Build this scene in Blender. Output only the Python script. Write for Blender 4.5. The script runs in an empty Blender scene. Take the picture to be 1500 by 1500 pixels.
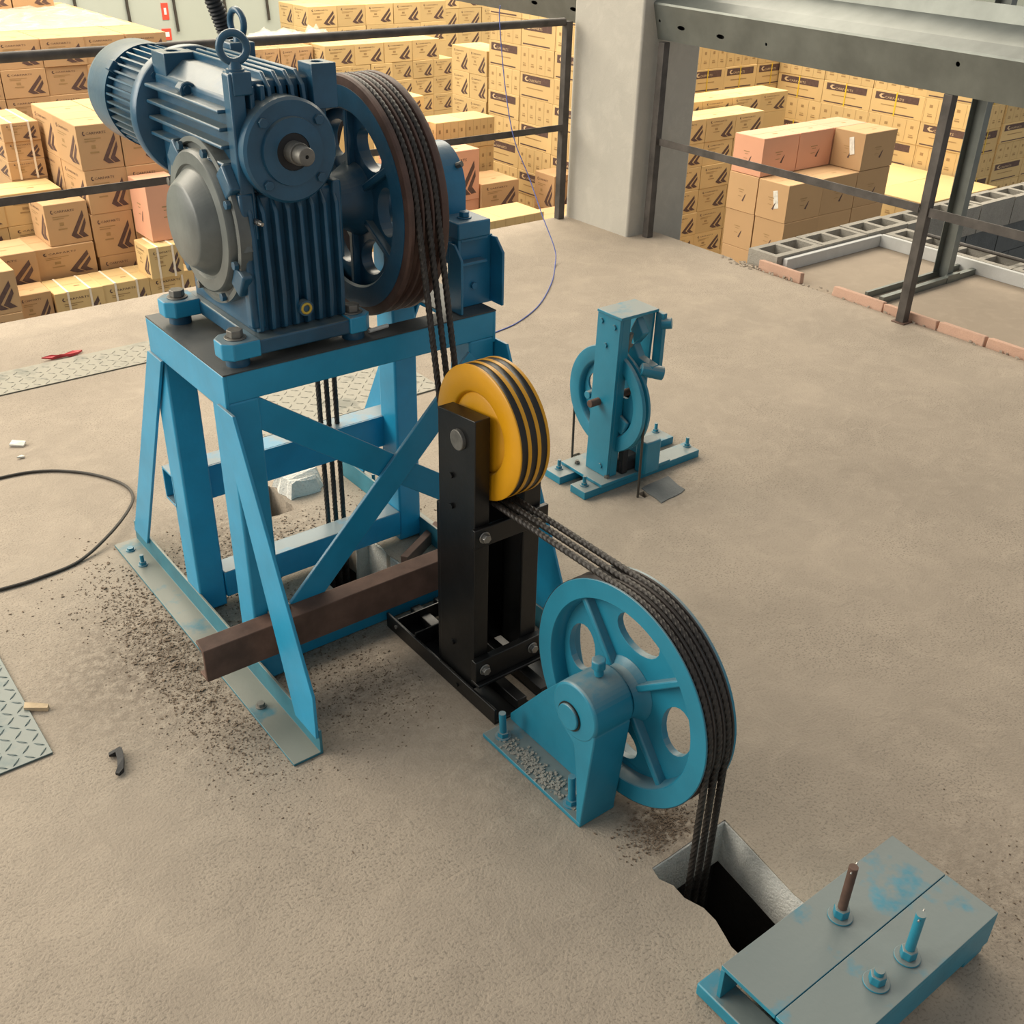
import bpy, bmesh, math, random
from mathutils import Vector, Matrix
from mathutils.geometry import tessellate_polygon

# ------------------------------------------------------------------ camera
S = bpy.context.scene
COL = S.collection
PI = math.pi
F_PX, YAW, PITCH, ROLL = 1554.18, 0.902557, 0.534084, 0.0252447
CAM_H = 1.75
cy_, sy_, cp_, sp_ = math.cos(YAW), math.sin(YAW), math.cos(PITCH), math.sin(PITCH)
FWD = Vector((cp_*cy_, cp_*sy_, -sp_))
r0 = Vector((sy_, -cy_, 0)); u0 = r0.cross(FWD)
RGT = math.cos(ROLL)*r0 + math.sin(ROLL)*u0
UPV = -math.sin(ROLL)*r0 + math.cos(ROLL)*u0
cam = bpy.data.objects.new('camera', bpy.data.cameras.new('camera'))
COL.objects.link(cam)
cam.data.sensor_width = 36.0
cam.data.sensor_fit = 'HORIZONTAL'
cam.data.lens = F_PX/1500.0*36.0
cam.data.clip_start = 0.05; cam.data.clip_end = 200
m4 = Matrix.Identity(4)
for i in range(3):
    m4[i][0] = RGT[i]; m4[i][1] = UPV[i]; m4[i][2] = -FWD[i]
m4.translation = Vector((0, 0, CAM_H))
cam.matrix_world = m4
S.camera = cam

# ------------------------------------------------------------------ light
w = bpy.data.worlds.new('hall_ambient'); S.world = w; w.use_nodes = True
bg = w.node_tree.nodes['Background']
bg.inputs['Color'].default_value = (0.93, 0.95, 0.95, 1)
bg.inputs['Strength'].default_value = 0.41
def area(name, loc, aim, sx, sy, energy, col):
    l = bpy.data.lights.new(name, 'AREA'); l.shape = 'RECTANGLE'
    l.size = sx; l.size_y = sy; l.energy = energy; l.color = col
    o = bpy.data.objects.new(name, l); COL.objects.link(o)
    o.location = loc
    o.rotation_euler = (Vector(aim)-Vector(loc)).to_track_quat('-Z', 'Y').to_euler()
    return o
# assumed, unseen roof skylights and side light of the storage hall beyond the slab
area('assumed_skylight', (3, 11.5, 7.0), (3, 11.3, 0), 24, 9, 4300, (1.0, 0.89, 0.71))
area('assumed_west_light', (-6.5, 6.5, 3.6), (0.6, 3.4, 0.3), 7, 4, 640, (1.0, 0.94, 0.82))  # assumed unseen source, added to brighten the left-facing sides
area('assumed_skylight_east', (12, 6.0, 7.0), (10, 7.0, 0), 6, 5, 420, (1.0, 0.88, 0.68))  # assumed skylight out of view, added over the right-hand cartons
S.view_settings.view_transform = 'Standard'
S.view_settings.look = 'None'
S.view_settings.exposure = 0.0
S.view_settings.gamma = 1.0
S.view_settings.use_curve_mapping = False

# ------------------------------------------------------------------ mesh helpers
class MB:
    def __init__(s): s.v = []; s.f = []
    def add(s, vs, fs):
        b = len(s.v); s.v += [tuple(p) for p in vs]; s.f += [tuple(b+i for i in f) for f in fs]; return s
    def box(s, x0, x1, y0, y1, z0, z1):
        return s.add([(x0,y0,z0),(x1,y0,z0),(x1,y1,z0),(x0,y1,z0),(x0,y0,z1),(x1,y0,z1),(x1,y1,z1),(x0,y1,z1)],
                     [(0,3,2,1),(4,5,6,7),(0,1,5,4),(1,2,6,5),(2,3,7,6),(3,0,4,7)])
    def obox(s, c, ax, ay, az, hx, hy, hz):
        c, ax, ay, az = Vector(c), Vector(ax).normalized(), Vector(ay).normalized(), Vector(az).normalized()
        vs = [c+ax*hx*i+ay*hy*j+az*hz*k for k in (-1,1) for i, j in ((-1,-1),(1,-1),(1,1),(-1,1))]
        return s.add(vs, [(0,3,2,1),(4,5,6,7),(0,1,5,4),(1,2,6,5),(2,3,7,6),(3,0,4,7)])
    def bar(s, p0, p1, wdir, ww, tt):
        p0, p1 = Vector(p0), Vector(p1); d = (p1-p0); L = d.length; d.normalize()
        wd = Vector(wdir); wd = (wd-d*wd.dot(d)).normalized(); t = d.cross(wd)
        return s.obox((p0+p1)/2, d, wd, t, L/2, ww/2, tt/2)
    def poly(s, outer, axis, a0, a1, holes=()):
        """extrude a 2d outline (with holes) along axis"""
        loops = [list(outer)]+[list(h) for h in holes]
        def P(q, a):
            return {'x': (a, q[0], q[1]), 'y': (q[0], a, q[1]), 'z': (q[0], q[1], a)}[axis]
        flat = [q for l in loops for q in l]; n = len(flat)
        tri = tessellate_polygon([[Vector((q[0], q[1], 0)) for q in l] for l in loops])
        vs = [P(q, a0) for q in flat]+[P(q, a1) for q in flat]
        fs = [tuple(t) for t in tri]+[tuple(i+n for i in reversed(t)) for t in tri]
        b = 0
        for l in loops:
            k = len(l)
            for i in range(k):
                fs.append((b+i, b+(i+1) % k, n+b+(i+1) % k, n+b+i))
            b += k
        return s.add(vs, fs)
    def cyl(s, p0, p1, r, n=16, r1=None):
        p0, p1 = Vector(p0), Vector(p1); d = (p1-p0).normalized(); r1 = r if r1 is None else r1
        a = d.orthogonal().normalized(); b = d.cross(a)
        vs = []
        for p, rr in ((p0, r), (p1, r1)):
            for i in range(n):
                t = 2*PI*i/n; vs.append(p+a*rr*math.cos(t)+b*rr*math.sin(t))
        fs = [(i, (i+1) % n, n+(i+1) % n, n+i) for i in range(n)]+[tuple(range(n-1, -1, -1)), tuple(range(n, 2*n))]
        return s.add(vs, fs)
    def lathe(s, prof, axis, c, n=48, closed=False):
        """prof: list of (a, r) ; axis 'x','y','z'; c: the two other coords"""
        vs = []; k = len(prof)
        for i in range(n):
            t = 2*PI*i/n
            for a, r in prof:
                u, v = c[0]+r*math.cos(t), c[1]+r*math.sin(t)
                vs.append({'x': (a, u, v), 'y': (u, a, v), 'z': (u, v, a)}[axis])
        fs = []
        m = k if closed else k-1
        for i in range(n):
            for j in range(m):
                fs.append((i*k+j, i*k+(j+1) % k, ((i+1) % n)*k+(j+1) % k, ((i+1) % n)*k+j))
        if not closed:
            for j in (0, k-1):
                if prof[j][1] > 1e-6: fs.append(tuple(i*k+j for i in range(n)))
        return s.add(vs, fs)
    def torus(s, c, nrm, R, r, n=28, m=10):
        c = Vector(c); d = Vector(nrm).normalized(); a = d.orthogonal().normalized(); b = d.cross(a); vs = []
        for i in range(n):
            t = 2*PI*i/n; e = a*math.cos(t)+b*math.sin(t)
            for j in range(m):
                p = 2*PI*j/m; vs.append(c+e*(R+r*math.cos(p))+d*r*math.sin(p))
        fs = [(i*m+j, i*m+(j+1) % m, ((i+1) % n)*m+(j+1) % m, ((i+1) % n)*m+j) for i in range(n) for j in range(m)]
        return s.add(vs, fs)
    def tube(s, path, r, n=8, lobes=0, pitch=0.05, amp=0.0):
        P = [Vector(p) for p in path]; vs = []; L = 0
        T = (P[1]-P[0]).normalized(); a = T.orthogonal().normalized()
        for i, p in enumerate(P):
            T = (P[min(i+1, len(P)-1)]-P[max(i-1, 0)]).normalized()
            a = (a-T*a.dot(T)).normalized(); b = T.cross(a)
            if i: L += (p-P[i-1]).length
            for j in range(n):
                t = 2*PI*j/n; rr = r
                if lobes: rr = r*(1-amp+amp*abs(math.cos(lobes*t/2)))
                tt = t+(2*PI*L/pitch if lobes else 0)
                vs.append(p+a*rr*math.cos(tt)+b*rr*math.sin(tt))
        k = len(P)
        fs = [(i*n+j, i*n+(j+1) % n, (i+1)*n+(j+1) % n, (i+1)*n+j) for i in range(k-1) for j in range(n)]
        fs += [tuple(range(n-1, -1, -1)), tuple(range((k-1)*n, k*n))]
        return s.add(vs, fs)
    def hexbolt(s, p, d, r, h, washer=True, stud=0):
        p, d = Vector(p), Vector(d).normalized()
        if washer: s.cyl(p, p+d*0.003, r*1.35, 16); p = p+d*0.003
        s.cyl(p, p+d*h, r, 6)
        if stud: s.cyl(p+d*h, p+d*(h+stud), r*0.58, 10)
        return s
    def build(s, name, mat, parent=None, bevel=0, smooth=40, seg=2):
        o0 = Vector((0, 0, 0))
        q = parent
        while q is not None:
            o0 += q.location; q = q.parent
        me = bpy.data.meshes.new(name)
        me.from_pydata([(v[0]-o0.x, v[1]-o0.y, v[2]-o0.z) for v in s.v], [], s.f)
        bm = bmesh.new(); bm.from_mesh(me); bmesh.ops.recalc_face_normals(bm, faces=bm.faces); bm.to_mesh(me); bm.free()
        me.materials.append(mat)
        o = bpy.data.objects.new(name, me); COL.objects.link(o); o.parent = parent
        if smooth:
            me.polygons.foreach_set('use_smooth', [True]*len(me.polygons))
            me.set_sharp_from_angle(angle=math.radians(smooth))
        if bevel:
            b = o.modifiers.new('bevel', 'BEVEL'); b.width = bevel; b.segments = seg; b.limit_method = 'ANGLE'; b.angle_limit = math.radians(40)
            b.harden_normals = False
        return o
def thing(name, label, cat, loc, group=None):
    o = bpy.data.objects.new(name, None); COL.objects.link(o); o.location = loc
    o.empty_display_size = 0.05
    return tag(o, label, cat, group)
def tag(o, label, cat, group=None, kind=None):
    o['label'] = label; o['category'] = cat
    if group: o['group'] = group
    if kind: o['kind'] = kind
    return o
def struct(o, label=None):
    o['kind'] = 'structure'
    if label: o['label'] = label
    return o
def circ(c, r, n=24, r2=None, a0=0, rot=0):
    r2 = r if r2 is None else r2; out = []
    for i in range(n):
        t = 2*PI*i/n+a0; u, v = r*math.cos(t), r2*math.sin(t)
        out.append((c[0]+u*math.cos(rot)-v*math.sin(rot), c[1]+u*math.sin(rot)+v*math.cos(rot)))
    return out

# ------------------------------------------------------------------ materials
def newmat(name):
    m = bpy.data.materials.new(name); m.use_nodes = True
    nt = m.node_tree; b = nt.nodes['Principled BSDF']
    return m, nt, b
def N(nt, t, **kw):
    n = nt.nodes.new(t)
    for k, v in kw.items():
        if k in n.inputs: n.inputs[k].default_value = v
        else: setattr(n, k, v)
    return n
def ramp(nt, src, stops):
    r = nt.nodes.new('ShaderNodeValToRGB'); nt.links.new(src, r.inputs[0])
    el = r.color_ramp.elements
    while len(el) < len(stops): el.new(0.5)
    for e, (p, c) in zip(el, stops):
        e.position = p; e.color = (c[0], c[1], c[2], 1)
    return r.outputs[0]
def mixc(nt, fac, a, b):
    m = nt.nodes.new('ShaderNodeMix'); m.data_type = 'RGBA'
    for s_, v in ((m.inputs[0], fac), (m.inputs[6], a), (m.inputs[7], b)):
        if hasattr(v, 'is_linked'): nt.links.new(v, s_)
        elif isinstance(v, tuple): s_.default_value = (*v, 1)
        else: s_.default_value = v
    return m.outputs[2]
def coords(nt): return nt.nodes.new('ShaderNodeNewGeometry').outputs['Position']
def noise(nt, scale, detail=4, rough=0.55, vec=None, dist=0.0):
    n = N(nt, 'ShaderNodeTexNoise', Scale=scale, Detail=detail, Roughness=rough, Distortion=dist)
    nt.links.new(vec if vec is not None else coords(nt), n.inputs['Vector'])
    return n.outputs[0]
def bump(nt, b, h, strength=0.3, dist=0.01):
    n = N(nt, 'ShaderNodeBump', Strength=strength, Distance=dist)
    nt.links.new(h, n.inputs['Height']); nt.links.new(n.outputs[0], b.inputs['Normal'])
def paint(name, base, dust=(0.30, 0.29, 0.26), dust_amt=0.6, rough=0.5, chips=None, metallic=0.0, var=0.25):
    """painted metal with settled dust on upward faces and a little mottling"""
    m, nt, b = newmat(name)
    n1 = noise(nt, 9, 5); n2 = noise(nt, 60, 4)
    dark = tuple(c*(1-var) for c in base)
    c = mixc(nt, ramp(nt, n1, [(0.35, (0,0,0)), (0.65, (1,1,1))]), dark, base)
    if chips:
        c = mixc(nt, ramp(nt, noise(nt, 22, 6, 0.65), [(0.64, (0,0,0)), (0.70, (1,1,1))]), c, chips)
    g = nt.nodes.new('ShaderNodeNewGeometry'); sx = nt.nodes.new('ShaderNodeSeparateXYZ'); nt.links.new(g.outputs['True Normal'], sx.inputs[0])
    up = ramp(nt, sx.outputs['Z'], [(0.45, (0,0,0)), (0.95, (dust_amt,)*3)])
    dn = ramp(nt, noise(nt, 7, 5, 0.6), [(0.34, (0.15,)*3), (0.44, (1,1,1))])
    mu = N(nt, 'ShaderNodeMath', operation='MULTIPLY'); nt.links.new(up, mu.inputs[0]); nt.links.new(dn, mu.inputs[1])
    c = mixc(nt, mu.outputs[0], c, dust)
    nt.links.new(c, b.inputs['Base Color'])
    b.inputs['Roughness'].default_value = rough; b.inputs['Metallic'].default_value = metallic
    b.inputs['Coat Weight'].default_value = 0.25; b.inputs['Coat Roughness'].default_value = 0.3
    bump(nt, b, n2, 0.12, 0.004)
    return m
def plain(name, col, rough=0.6, metallic=0.0, nscale=25, var=0.2, bumpk=0.1):
    m, nt, b = newmat(name)
    n1 = noise(nt, nscale, 5)
    nt.links.new(ramp(nt, n1, [(0.3, tuple(c*(1-var) for c in col)), (0.7, tuple(min(1, c*(1+var)) for c in col))]), b.inputs['Base Color'])
    b.inputs['Roughness'].default_value = rough; b.inputs['Metallic'].default_value = metallic
    if bumpk: bump(nt, b, noise(nt, nscale*3, 4), bumpk, 0.004)
    return m
M = {}
M['frame_blue'] = paint('frame_blue_paint', (0.014, 0.315, 0.55), dust=(0.20, 0.22, 0.21), dust_amt=0.8, rough=0.42, var=0.15)
M['frame_deck'] = paint('oily_deck_paint', (0.045, 0.052, 0.055), dust_amt=0.15, rough=0.55)
M['mach_blue'] = paint('machine_blue_paint', (0.018, 0.102, 0.190), dust=(0.15, 0.17, 0.155), dust_amt=0.75, rough=0.33, var=0.35)
M['pulley_blue'] = paint('pulley_blue_paint', (0.012, 0.225, 0.345), dust=(0.26, 0.29, 0.28), dust_amt=0.75, rough=0.45, var=0.15)
M['gov_blue'] = paint('governor_blue_paint', (0.012, 0.225, 0.345), dust=(0.25, 0.265, 0.245), dust_amt=0.9, rough=0.45, var=0.15)
M['hitch_blue'] = paint('hitch_blue_paint', (0.015, 0.25, 0.37), dust=(0.185, 0.21, 0.20), dust_amt=0.95, rough=0.5)
M['base_grey'] = paint('dusty_base_angle', (0.03, 0.20, 0.27), dust=(0.22, 0.225, 0.19), dust_amt=1.0, rough=0.6)
M['cover_grey'] = paint('cover_dusty', (0.155, 0.172, 0.165), dust=(0.3, 0.3, 0.27), dust_amt=0.6, rough=0.42, var=0.35)
M['black'] = plain('black_paint', (0.006, 0.006, 0.006), 0.36, 0.0, 18, 0.4)
M['yellow'] = plain('yellow_paint', (0.72, 0.34, 0.008), 0.38, 0.0, 12, 0.06, 0.05)
M['groove'] = plain('greasy_groove', (0.012, 0.010, 0.008), 0.4, 0, 30, 0.4)
M['rope'] = plain('greasy_wire_rope', (0.040, 0.034, 0.030), 0.42, 0.25, 90, 0.4, 0.3)
M['rust'] = plain('rusty_steel', (0.13, 0.075, 0.055), 0.72, 0.1, 14, 0.35, 0.3)
M['rim_rust'] = plain('rusty_rim', (0.088, 0.048, 0.037), 0.55, 0.15, 20, 0.3, 0.15)
M['rim_dark'] = plain('greasy_rim', (0.055, 0.045, 0.04), 0.45, 0.2, 20, 0.3, 0.15)
M['steel'] = plain('bare_steel', (0.36, 0.35, 0.33), 0.35, 0.85, 30, 0.25)
M['dullsteel'] = plain('dull_steel', (0.20, 0.19, 0.17), 0.5, 0.5, 30, 0.3)
M['galv'] = plain('galvanised_steel', (0.19, 0.205, 0.19), 0.42, 0.55, 7, 0.15, 0.05)
M['rail'] = plain('dark_rail_steel', (0.085, 0.075, 0.068), 0.55, 0.3, 12, 0.35)
M['rubber'] = plain('black_rubber', (0.016, 0.016, 0.018), 0.6, 0, 30, 0.2)
M['cable'] = plain('cable_sheath', (0.045, 0.038, 0.03), 0.6, 0, 30, 0.2)
M['brass'] = plain('brass_ring', (0.6, 0.42, 0.06), 0.4, 0.3, 30, 0.1)
M['white'] = plain('white_scrap', (0.7, 0.68, 0.62), 0.8)
M['red'] = plain('red_plastic', (0.55, 0.05, 0.06), 0.5)
M['wood'] = plain('pale_wood', (0.5, 0.38, 0.24), 0.8)
M['wire_blue'] = plain('blue_wire', (0.10, 0.14, 0.42), 0.5)
M['print'] = plain('dark_print', (0.10, 0.058, 0.050), 0.7, 0, 30, 0.2, 0)
M['print_pale'] = plain('pale_print', (0.62, 0.46, 0.27), 0.8, 0, 30, 0.05, 0)
M['print_faint'] = plain('faint_print', (0.36, 0.23, 0.10), 0.8, 0, 30, 0.05, 0)
M['strap_yellow'] = plain('yellow_strap', (0.75, 0.52, 0.03), 0.5, 0, 30, 0.05, 0)
M['strap_white'] = plain('white_strap', (0.85, 0.75, 0.62), 0.5, 0, 30, 0.05, 0)
M['sign_red'] = plain('red_sign', (0.75, 0.08, 0.05), 0.5, 0, 30, 0.05, 0)
M['sign_white'] = plain('white_sign', (0.8, 0.8, 0.78), 0.5, 0, 30, 0.05, 0)
M['film'] = None
def N_div(nt, s_, d):
    m = N(nt, 'ShaderNodeMath', operation='DIVIDE'); nt.links.new(s_, m.inputs[0]); m.inputs[1].default_value = d; return m.outputs[0]
def MUL(nt, a, b):
    m = N(nt, 'ShaderNodeMath', operation='MULTIPLY'); nt.links.new(a, m.inputs[0]); nt.links.new(b, m.inputs[1]); return m.outputs[0]
def concrete(name, base, stain=0.55, grit=0.35, bs=0.35, dirt_and_dark=()):
    m, nt, b = newmat(name)
    big = noise(nt, 0.9, 5, 0.6); mid = noise(nt, 6, 6, 0.65, dist=0.6); fine = noise(nt, 160, 3, 0.6); sw = noise(nt, 9, 6, 0.62, dist=1.0)
    c = mixc(nt, ramp(nt, big, [(0.35, (0,0,0)), (0.68, (1,1,1))]), tuple(x*0.88 for x in base), tuple(x*1.06 for x in base))
    c = mixc(nt, ramp(nt, mid, [(0.42, (stain*0.35,)*3), (0.62, (0,0,0))]), c, tuple(x*0.55 for x in base))
    c = mixc(nt, ramp(nt, sw, [(0.50, (0,0,0)), (0.66, (0.28,)*3)]), c, tuple(min(1, x*1.18) for x in base))
    c = mixc(nt, MUL(nt, ramp(nt, fine, [(0.36, (grit,)*3), (0.47, (0,0,0))]), ramp(nt, noise(nt, 2.2, 4, 0.6), [(0.40, (0.25,)*3), (0.60, (1,1,1))])), c, tuple(x*0.45 for x in base))
    if dirt_and_dark:
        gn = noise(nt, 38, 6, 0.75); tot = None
        for (p, r, k) in dirt_and_dark:
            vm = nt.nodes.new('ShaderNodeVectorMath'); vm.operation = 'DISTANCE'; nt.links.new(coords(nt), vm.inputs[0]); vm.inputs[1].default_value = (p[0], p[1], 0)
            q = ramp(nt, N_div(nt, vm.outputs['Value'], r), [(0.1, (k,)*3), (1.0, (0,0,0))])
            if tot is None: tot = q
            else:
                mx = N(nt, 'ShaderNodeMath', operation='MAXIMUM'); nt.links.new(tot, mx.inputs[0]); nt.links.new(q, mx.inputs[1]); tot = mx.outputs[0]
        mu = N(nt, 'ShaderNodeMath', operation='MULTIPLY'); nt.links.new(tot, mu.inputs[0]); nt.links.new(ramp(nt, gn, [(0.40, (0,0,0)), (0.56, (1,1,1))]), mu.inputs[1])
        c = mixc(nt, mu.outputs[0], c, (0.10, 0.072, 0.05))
    nt.links.new(c, b.inputs['Base Color']); b.inputs['Roughness'].default_value = 0.88
    ad = N(nt, 'ShaderNodeMath', operation='MULTIPLY_ADD'); nt.links.new(fine, ad.inputs[0]); ad.inputs[1].default_value = 0.5; nt.links.new(sw, ad.inputs[2])
    bump(nt, b, ad.outputs[0], bs, 0.016)
    return m
M['slab'] = concrete('slab_concrete', (0.400, 0.333, 0.262), grit=0.75, bs=0.30, dirt_and_dark=[((0.66,2.25),0.42,0.75),((1.02,2.62),0.38,0.7),((0.98,2.15),0.32,0.6),((1.30,1.08),0.14,0.9),((0.70,1.88),0.28,0.45),((1.02,1.85),0.32,0.5),((2.35,2.2),0.28,0.3),((1.75,0.5),0.35,0.35),((1.15,1.45),0.35,0.25)])
M['column'] = concrete('column_concrete', (0.50, 0.475, 0.42), 0.25, 0.1, 0.12)
M['platform'] = concrete('platform_concrete', (0.36, 0.29, 0.22), 0.3, 0.15, 0.12)
M['pit_plaster'] = concrete('rough_pit_plaster', (0.80, 0.78, 0.72), 0.9, 0.3, 0.7)
M['whitewall'] = concrete('painted_kerb', (0.62, 0.62, 0.60), 0.2, 0.1, 0.1)
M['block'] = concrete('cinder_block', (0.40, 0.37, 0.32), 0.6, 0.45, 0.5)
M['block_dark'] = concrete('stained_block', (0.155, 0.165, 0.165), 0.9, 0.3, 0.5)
M['brick'] = concrete('pink_brick', (0.60, 0.38, 0.28), 0.3, 0.15, 0.3)
M['grit'] = concrete('loose_grit', (0.20, 0.145, 0.10), 0.6, 0.3, 0.2)
M['dirt_and_dark'] = concrete('dark_shaft_concrete', (0.06, 0.05, 0.042), 0.6, 0.3, 0.5)  # dark concrete tone that keeps the added shaft enclosures in shade
M['ground'] = concrete('hall_floor', (0.30, 0.28, 0.25), 0.3, 0.1, 0.1)
M['hallwall'] = plain('hall_wall_panel', (0.43, 0.47, 0.42), 0.7, 0, 0.6, 0.04, 0.0)
M['plate'] = paint('checker_plate_paint', (0.12, 0.18, 0.18), dust=(0.19, 0.215, 0.195), dust_amt=0.95, rough=0.5)
M['plate_dusty'] = paint('dusty_checker_plate', (0.22, 0.22, 0.18), dust=(0.335, 0.31, 0.25), dust_amt=1.0, rough=0.7)
def card(name, base):
    m, nt, b = newmat(name)
    oi = nt.nodes.new('ShaderNodeObjectInfo')
    c = mixc(nt, oi.outputs['Random'], tuple(x*0.88 for x in base), tuple(min(1, x*1.08) for x in base))
    c = mixc(nt, ramp(nt, noise(nt, 2.2, 4), [(0.4, (0.18,)*3), (0.7, (0,0,0))]), c, tuple(x*0.7 for x in base))
    nt.links.new(c, b.inputs['Base Color']); b.inputs['Roughness'].default_value = 0.75
    return m
M['card'] = card('brown_cardboard', (0.53, 0.335, 0.172))
M['card_y'] = card('yellow_cardboard', (0.66, 0.47, 0.22))
M['card_p'] = card('pink_cardboard', (0.70, 0.36, 0.23))
M['tape'] = plain('carton_tape', (0.52, 0.36, 0.19), 0.35, 0, 30, 0.05, 0)
def film():
    m, nt, b = newmat('stretch_film')
    b.inputs['Base Color'].default_value = (0.85, 0.84, 0.80, 1); b.inputs['Roughness'].default_value = 0.18
    b.inputs['Alpha'].default_value = 0.30
    bump(nt, b, noise(nt, 9, 4, dist=1.0), 0.6, 0.03)
    return m
M['film'] = film()

# ================================================================== STRUCTURE
random.seed(7)
def jag(pts, amp, step=0.03):
    out = []
    for i, a in enumerate(pts):
        b = pts[(i+1) % len(pts)]; L = math.hypot(b[0]-a[0], b[1]-a[1]); n = max(1, int(L/step))
        for k in range(n):
            t = k/n; j = amp if k else 0
            out.append((a[0]+(b[0]-a[0])*t+random.uniform(-j, j), a[1]+(b[1]-a[1])*t+random.uniform(-j, j)))
    return out
SLAB_T = 0.125
pit = [(1.408,1.005),(1.36,1.004),(1.30,1.006),(1.24,1.004),(1.186,1.004),(1.178,0.975),(1.190,0.945),(1.186,0.91),(1.199,0.87),(1.197,0.835),(1.185,0.80),(1.176,0.775),(1.172,0.62),(1.372,0.62),(1.374,0.70),(1.373,0.782),(1.388,0.88)]
hole2 = jag([(1.38,2.465),(1.335,2.47),(1.33,2.555),(1.20,2.55),(1.18,2.45),(1.15,2.33),(1.16,2.12),(1.375,2.12)], 0.006)
hole3 = jag([(1.275,2.93),(1.13,2.94),(1.12,2.75),(1.27,2.74)], 0.008)
hole4 = [(2.25,2.475),(2.285,2.475),(2.285,2.515),(2.25,2.515)]
hole5 = [(2.25,2.14),(2.28,2.14),(2.28,2.175),(2.25,2.175)]
outer = [(-4,-3),(4.46,-3),(4.46,3.72),(4.50,3.80),(4.51,4.98),(3,4.985),(1.5,4.975),(0,4.985),(-4,4.98)]
floor = MB().poly(outer, 'z', -SLAB_T, 0.0, [pit, hole2, hole3, hole4, hole5]).build('floor', M['slab'], smooth=0)
struct(floor, 'worn bare concrete upper-floor slab')
# white plastered faces just inside the near pit and the hole under the machine (2 mm skins on the slab edge)
def lining(name, x0, x1, y0, y1, z0, z1, mat, parent):
    return MB().box(x0, x1, y0, y1, z0, z1).build(name, mat, parent, bevel=0.002)
lining('plaster_lining', 1.186, 1.405, 1.001, 1.012, -0.125, -0.002, M['pit_plaster'], floor)
MB().poly([(1.404,1.004),(1.3865,0.88),(1.3715,0.782),(1.3705,0.62),(1.385,0.62),(1.386,0.782),(1.398,0.88),(1.416,1.004)], 'z', -0.125, -0.003).build('plaster_lining', M['pit_plaster'], floor)
MB().poly(jag([(1.3765,2.462),(1.3745,2.12),(1.39,2.12),(1.39,2.462)], 0.002), 'z', -0.16, -0.002).build('plaster_lining', M['pit_plaster'], floor)
lining('plaster_lining', 1.335, 1.38, 2.462, 2.475, -0.16, -0.002, M['pit_plaster'], floor)
# added dark enclosures under the openings, shutting out the lit hall below
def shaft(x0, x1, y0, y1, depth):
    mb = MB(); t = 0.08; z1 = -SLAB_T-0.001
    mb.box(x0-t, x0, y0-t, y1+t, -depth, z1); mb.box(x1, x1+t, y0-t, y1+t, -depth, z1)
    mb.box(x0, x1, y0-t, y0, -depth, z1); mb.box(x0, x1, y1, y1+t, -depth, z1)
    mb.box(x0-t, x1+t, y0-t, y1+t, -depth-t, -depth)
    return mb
struct(shaft(1.16, 1.43, 0.60, 1.03, 2.6).build('wall_added_shaft_near', M['dirt_and_dark'], smooth=0), 'added dark shaft enclosure under the rope opening')
struct(shaft(1.10, 1.42, 2.08, 2.97, 2.6).build('wall_added_shaft_machine', M['dirt_and_dark'], smooth=0), 'added dark shaft enclosure under the machine frame')
struct(shaft(2.2, 2.33, 2.14, 2.60, 2.6).build('wall_added_shaft_governor', M['dirt_and_dark'], smooth=0), 'added dark shaft enclosure under the governor ropes')
# hall floor below and far wall
G_Z = -3.0
struct(MB().box(-12, 30, -4, 26, G_Z-0.1, G_Z).build('floor_hall', M['ground'], smooth=0), 'storage hall floor below the slab')
WALL_Y = 18.0
wall = struct(MB().box(-14, 32, WALL_Y, WALL_Y+0.2, G_Z, 9).build('wall_back', M['hallwall'], smooth=0), 'pale green panelled wall of the hall')
struct(MB().box(24, 24.2, 2, 18, G_Z, 9).build('wall_right', M['hallwall'], smooth=0), 'side wall of the storage hall')
# slab edge supports are out of view; concrete column at the corner
col_ = struct(MB().poly([(4.285,4.42),(4.742,4.42),(4.742,4.972),(4.285,4.972)], 'z', G_Z, 3.4).build('column', M['column'], bevel=0.012), 'square bare concrete column at the slab corner')

# --- platform behind the brick kerb -------------------------------------------------
plat = struct(MB().box(4.46, 5.45, -2.0, 3.52, -0.16, -0.012).build('floor_platform', M['platform'], smooth=0), 'brown screeded platform floor')
kA = struct(MB().box(4.60, 5.45, 3.50, 3.53, -0.012, 0.052).build('trim_1', M['whitewall'], bevel=0.003), 'white painted kerb')
kB = struct(MB().box(5.425, 5.45, -2.0, 3.50, -0.012, 0.058).build('trim_2', M['whitewall'], bevel=0.003), 'white painted kerb along the platform')
# bricks on edge along the slab edge
kerb = thing('brick_kerb', 'row of pink bricks set on edge along the slab edge', 'kerb', (4.5, 2.6, 0))
bm_ = {}
for i, (y0, y1, lean, dx) in enumerate([(3.315,3.60,0.00,0.02),(2.80,3.10,0.012,0.0),(2.50,2.793,-0.006,0.004),(2.255,2.492,0.010,-0.004),(1.93,2.245,0.0,0.006),(1.62,1.92,0.008,0.0),(1.3,1.61,0.0,0.0)]):
    h = 0.055 if i else 0.06
    mb = MB().add([(4.468+dx,y0,0),(4.498+dx,y0,0),(4.498+dx,y1,0),(4.468+dx,y1,0),(4.468+dx+lean,y0+0.004,h),(4.498+dx+lean,y0,h-0.004),(4.498+dx+lean,y1-0.01,h-0.003),(4.468+dx+lean,y1,h)],
                  [(0,3,2,1),(4,5,6,7),(0,1,5,4),(1,2,6,5),(2,3,7,6),(3,0,4,7)])
    for k, v in enumerate(mb.v): mb.v[k] = (v[0], v[1], v[2]-0.013)
    mb.build('brick', M['brick'], kerb, bevel=0.004)
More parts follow.
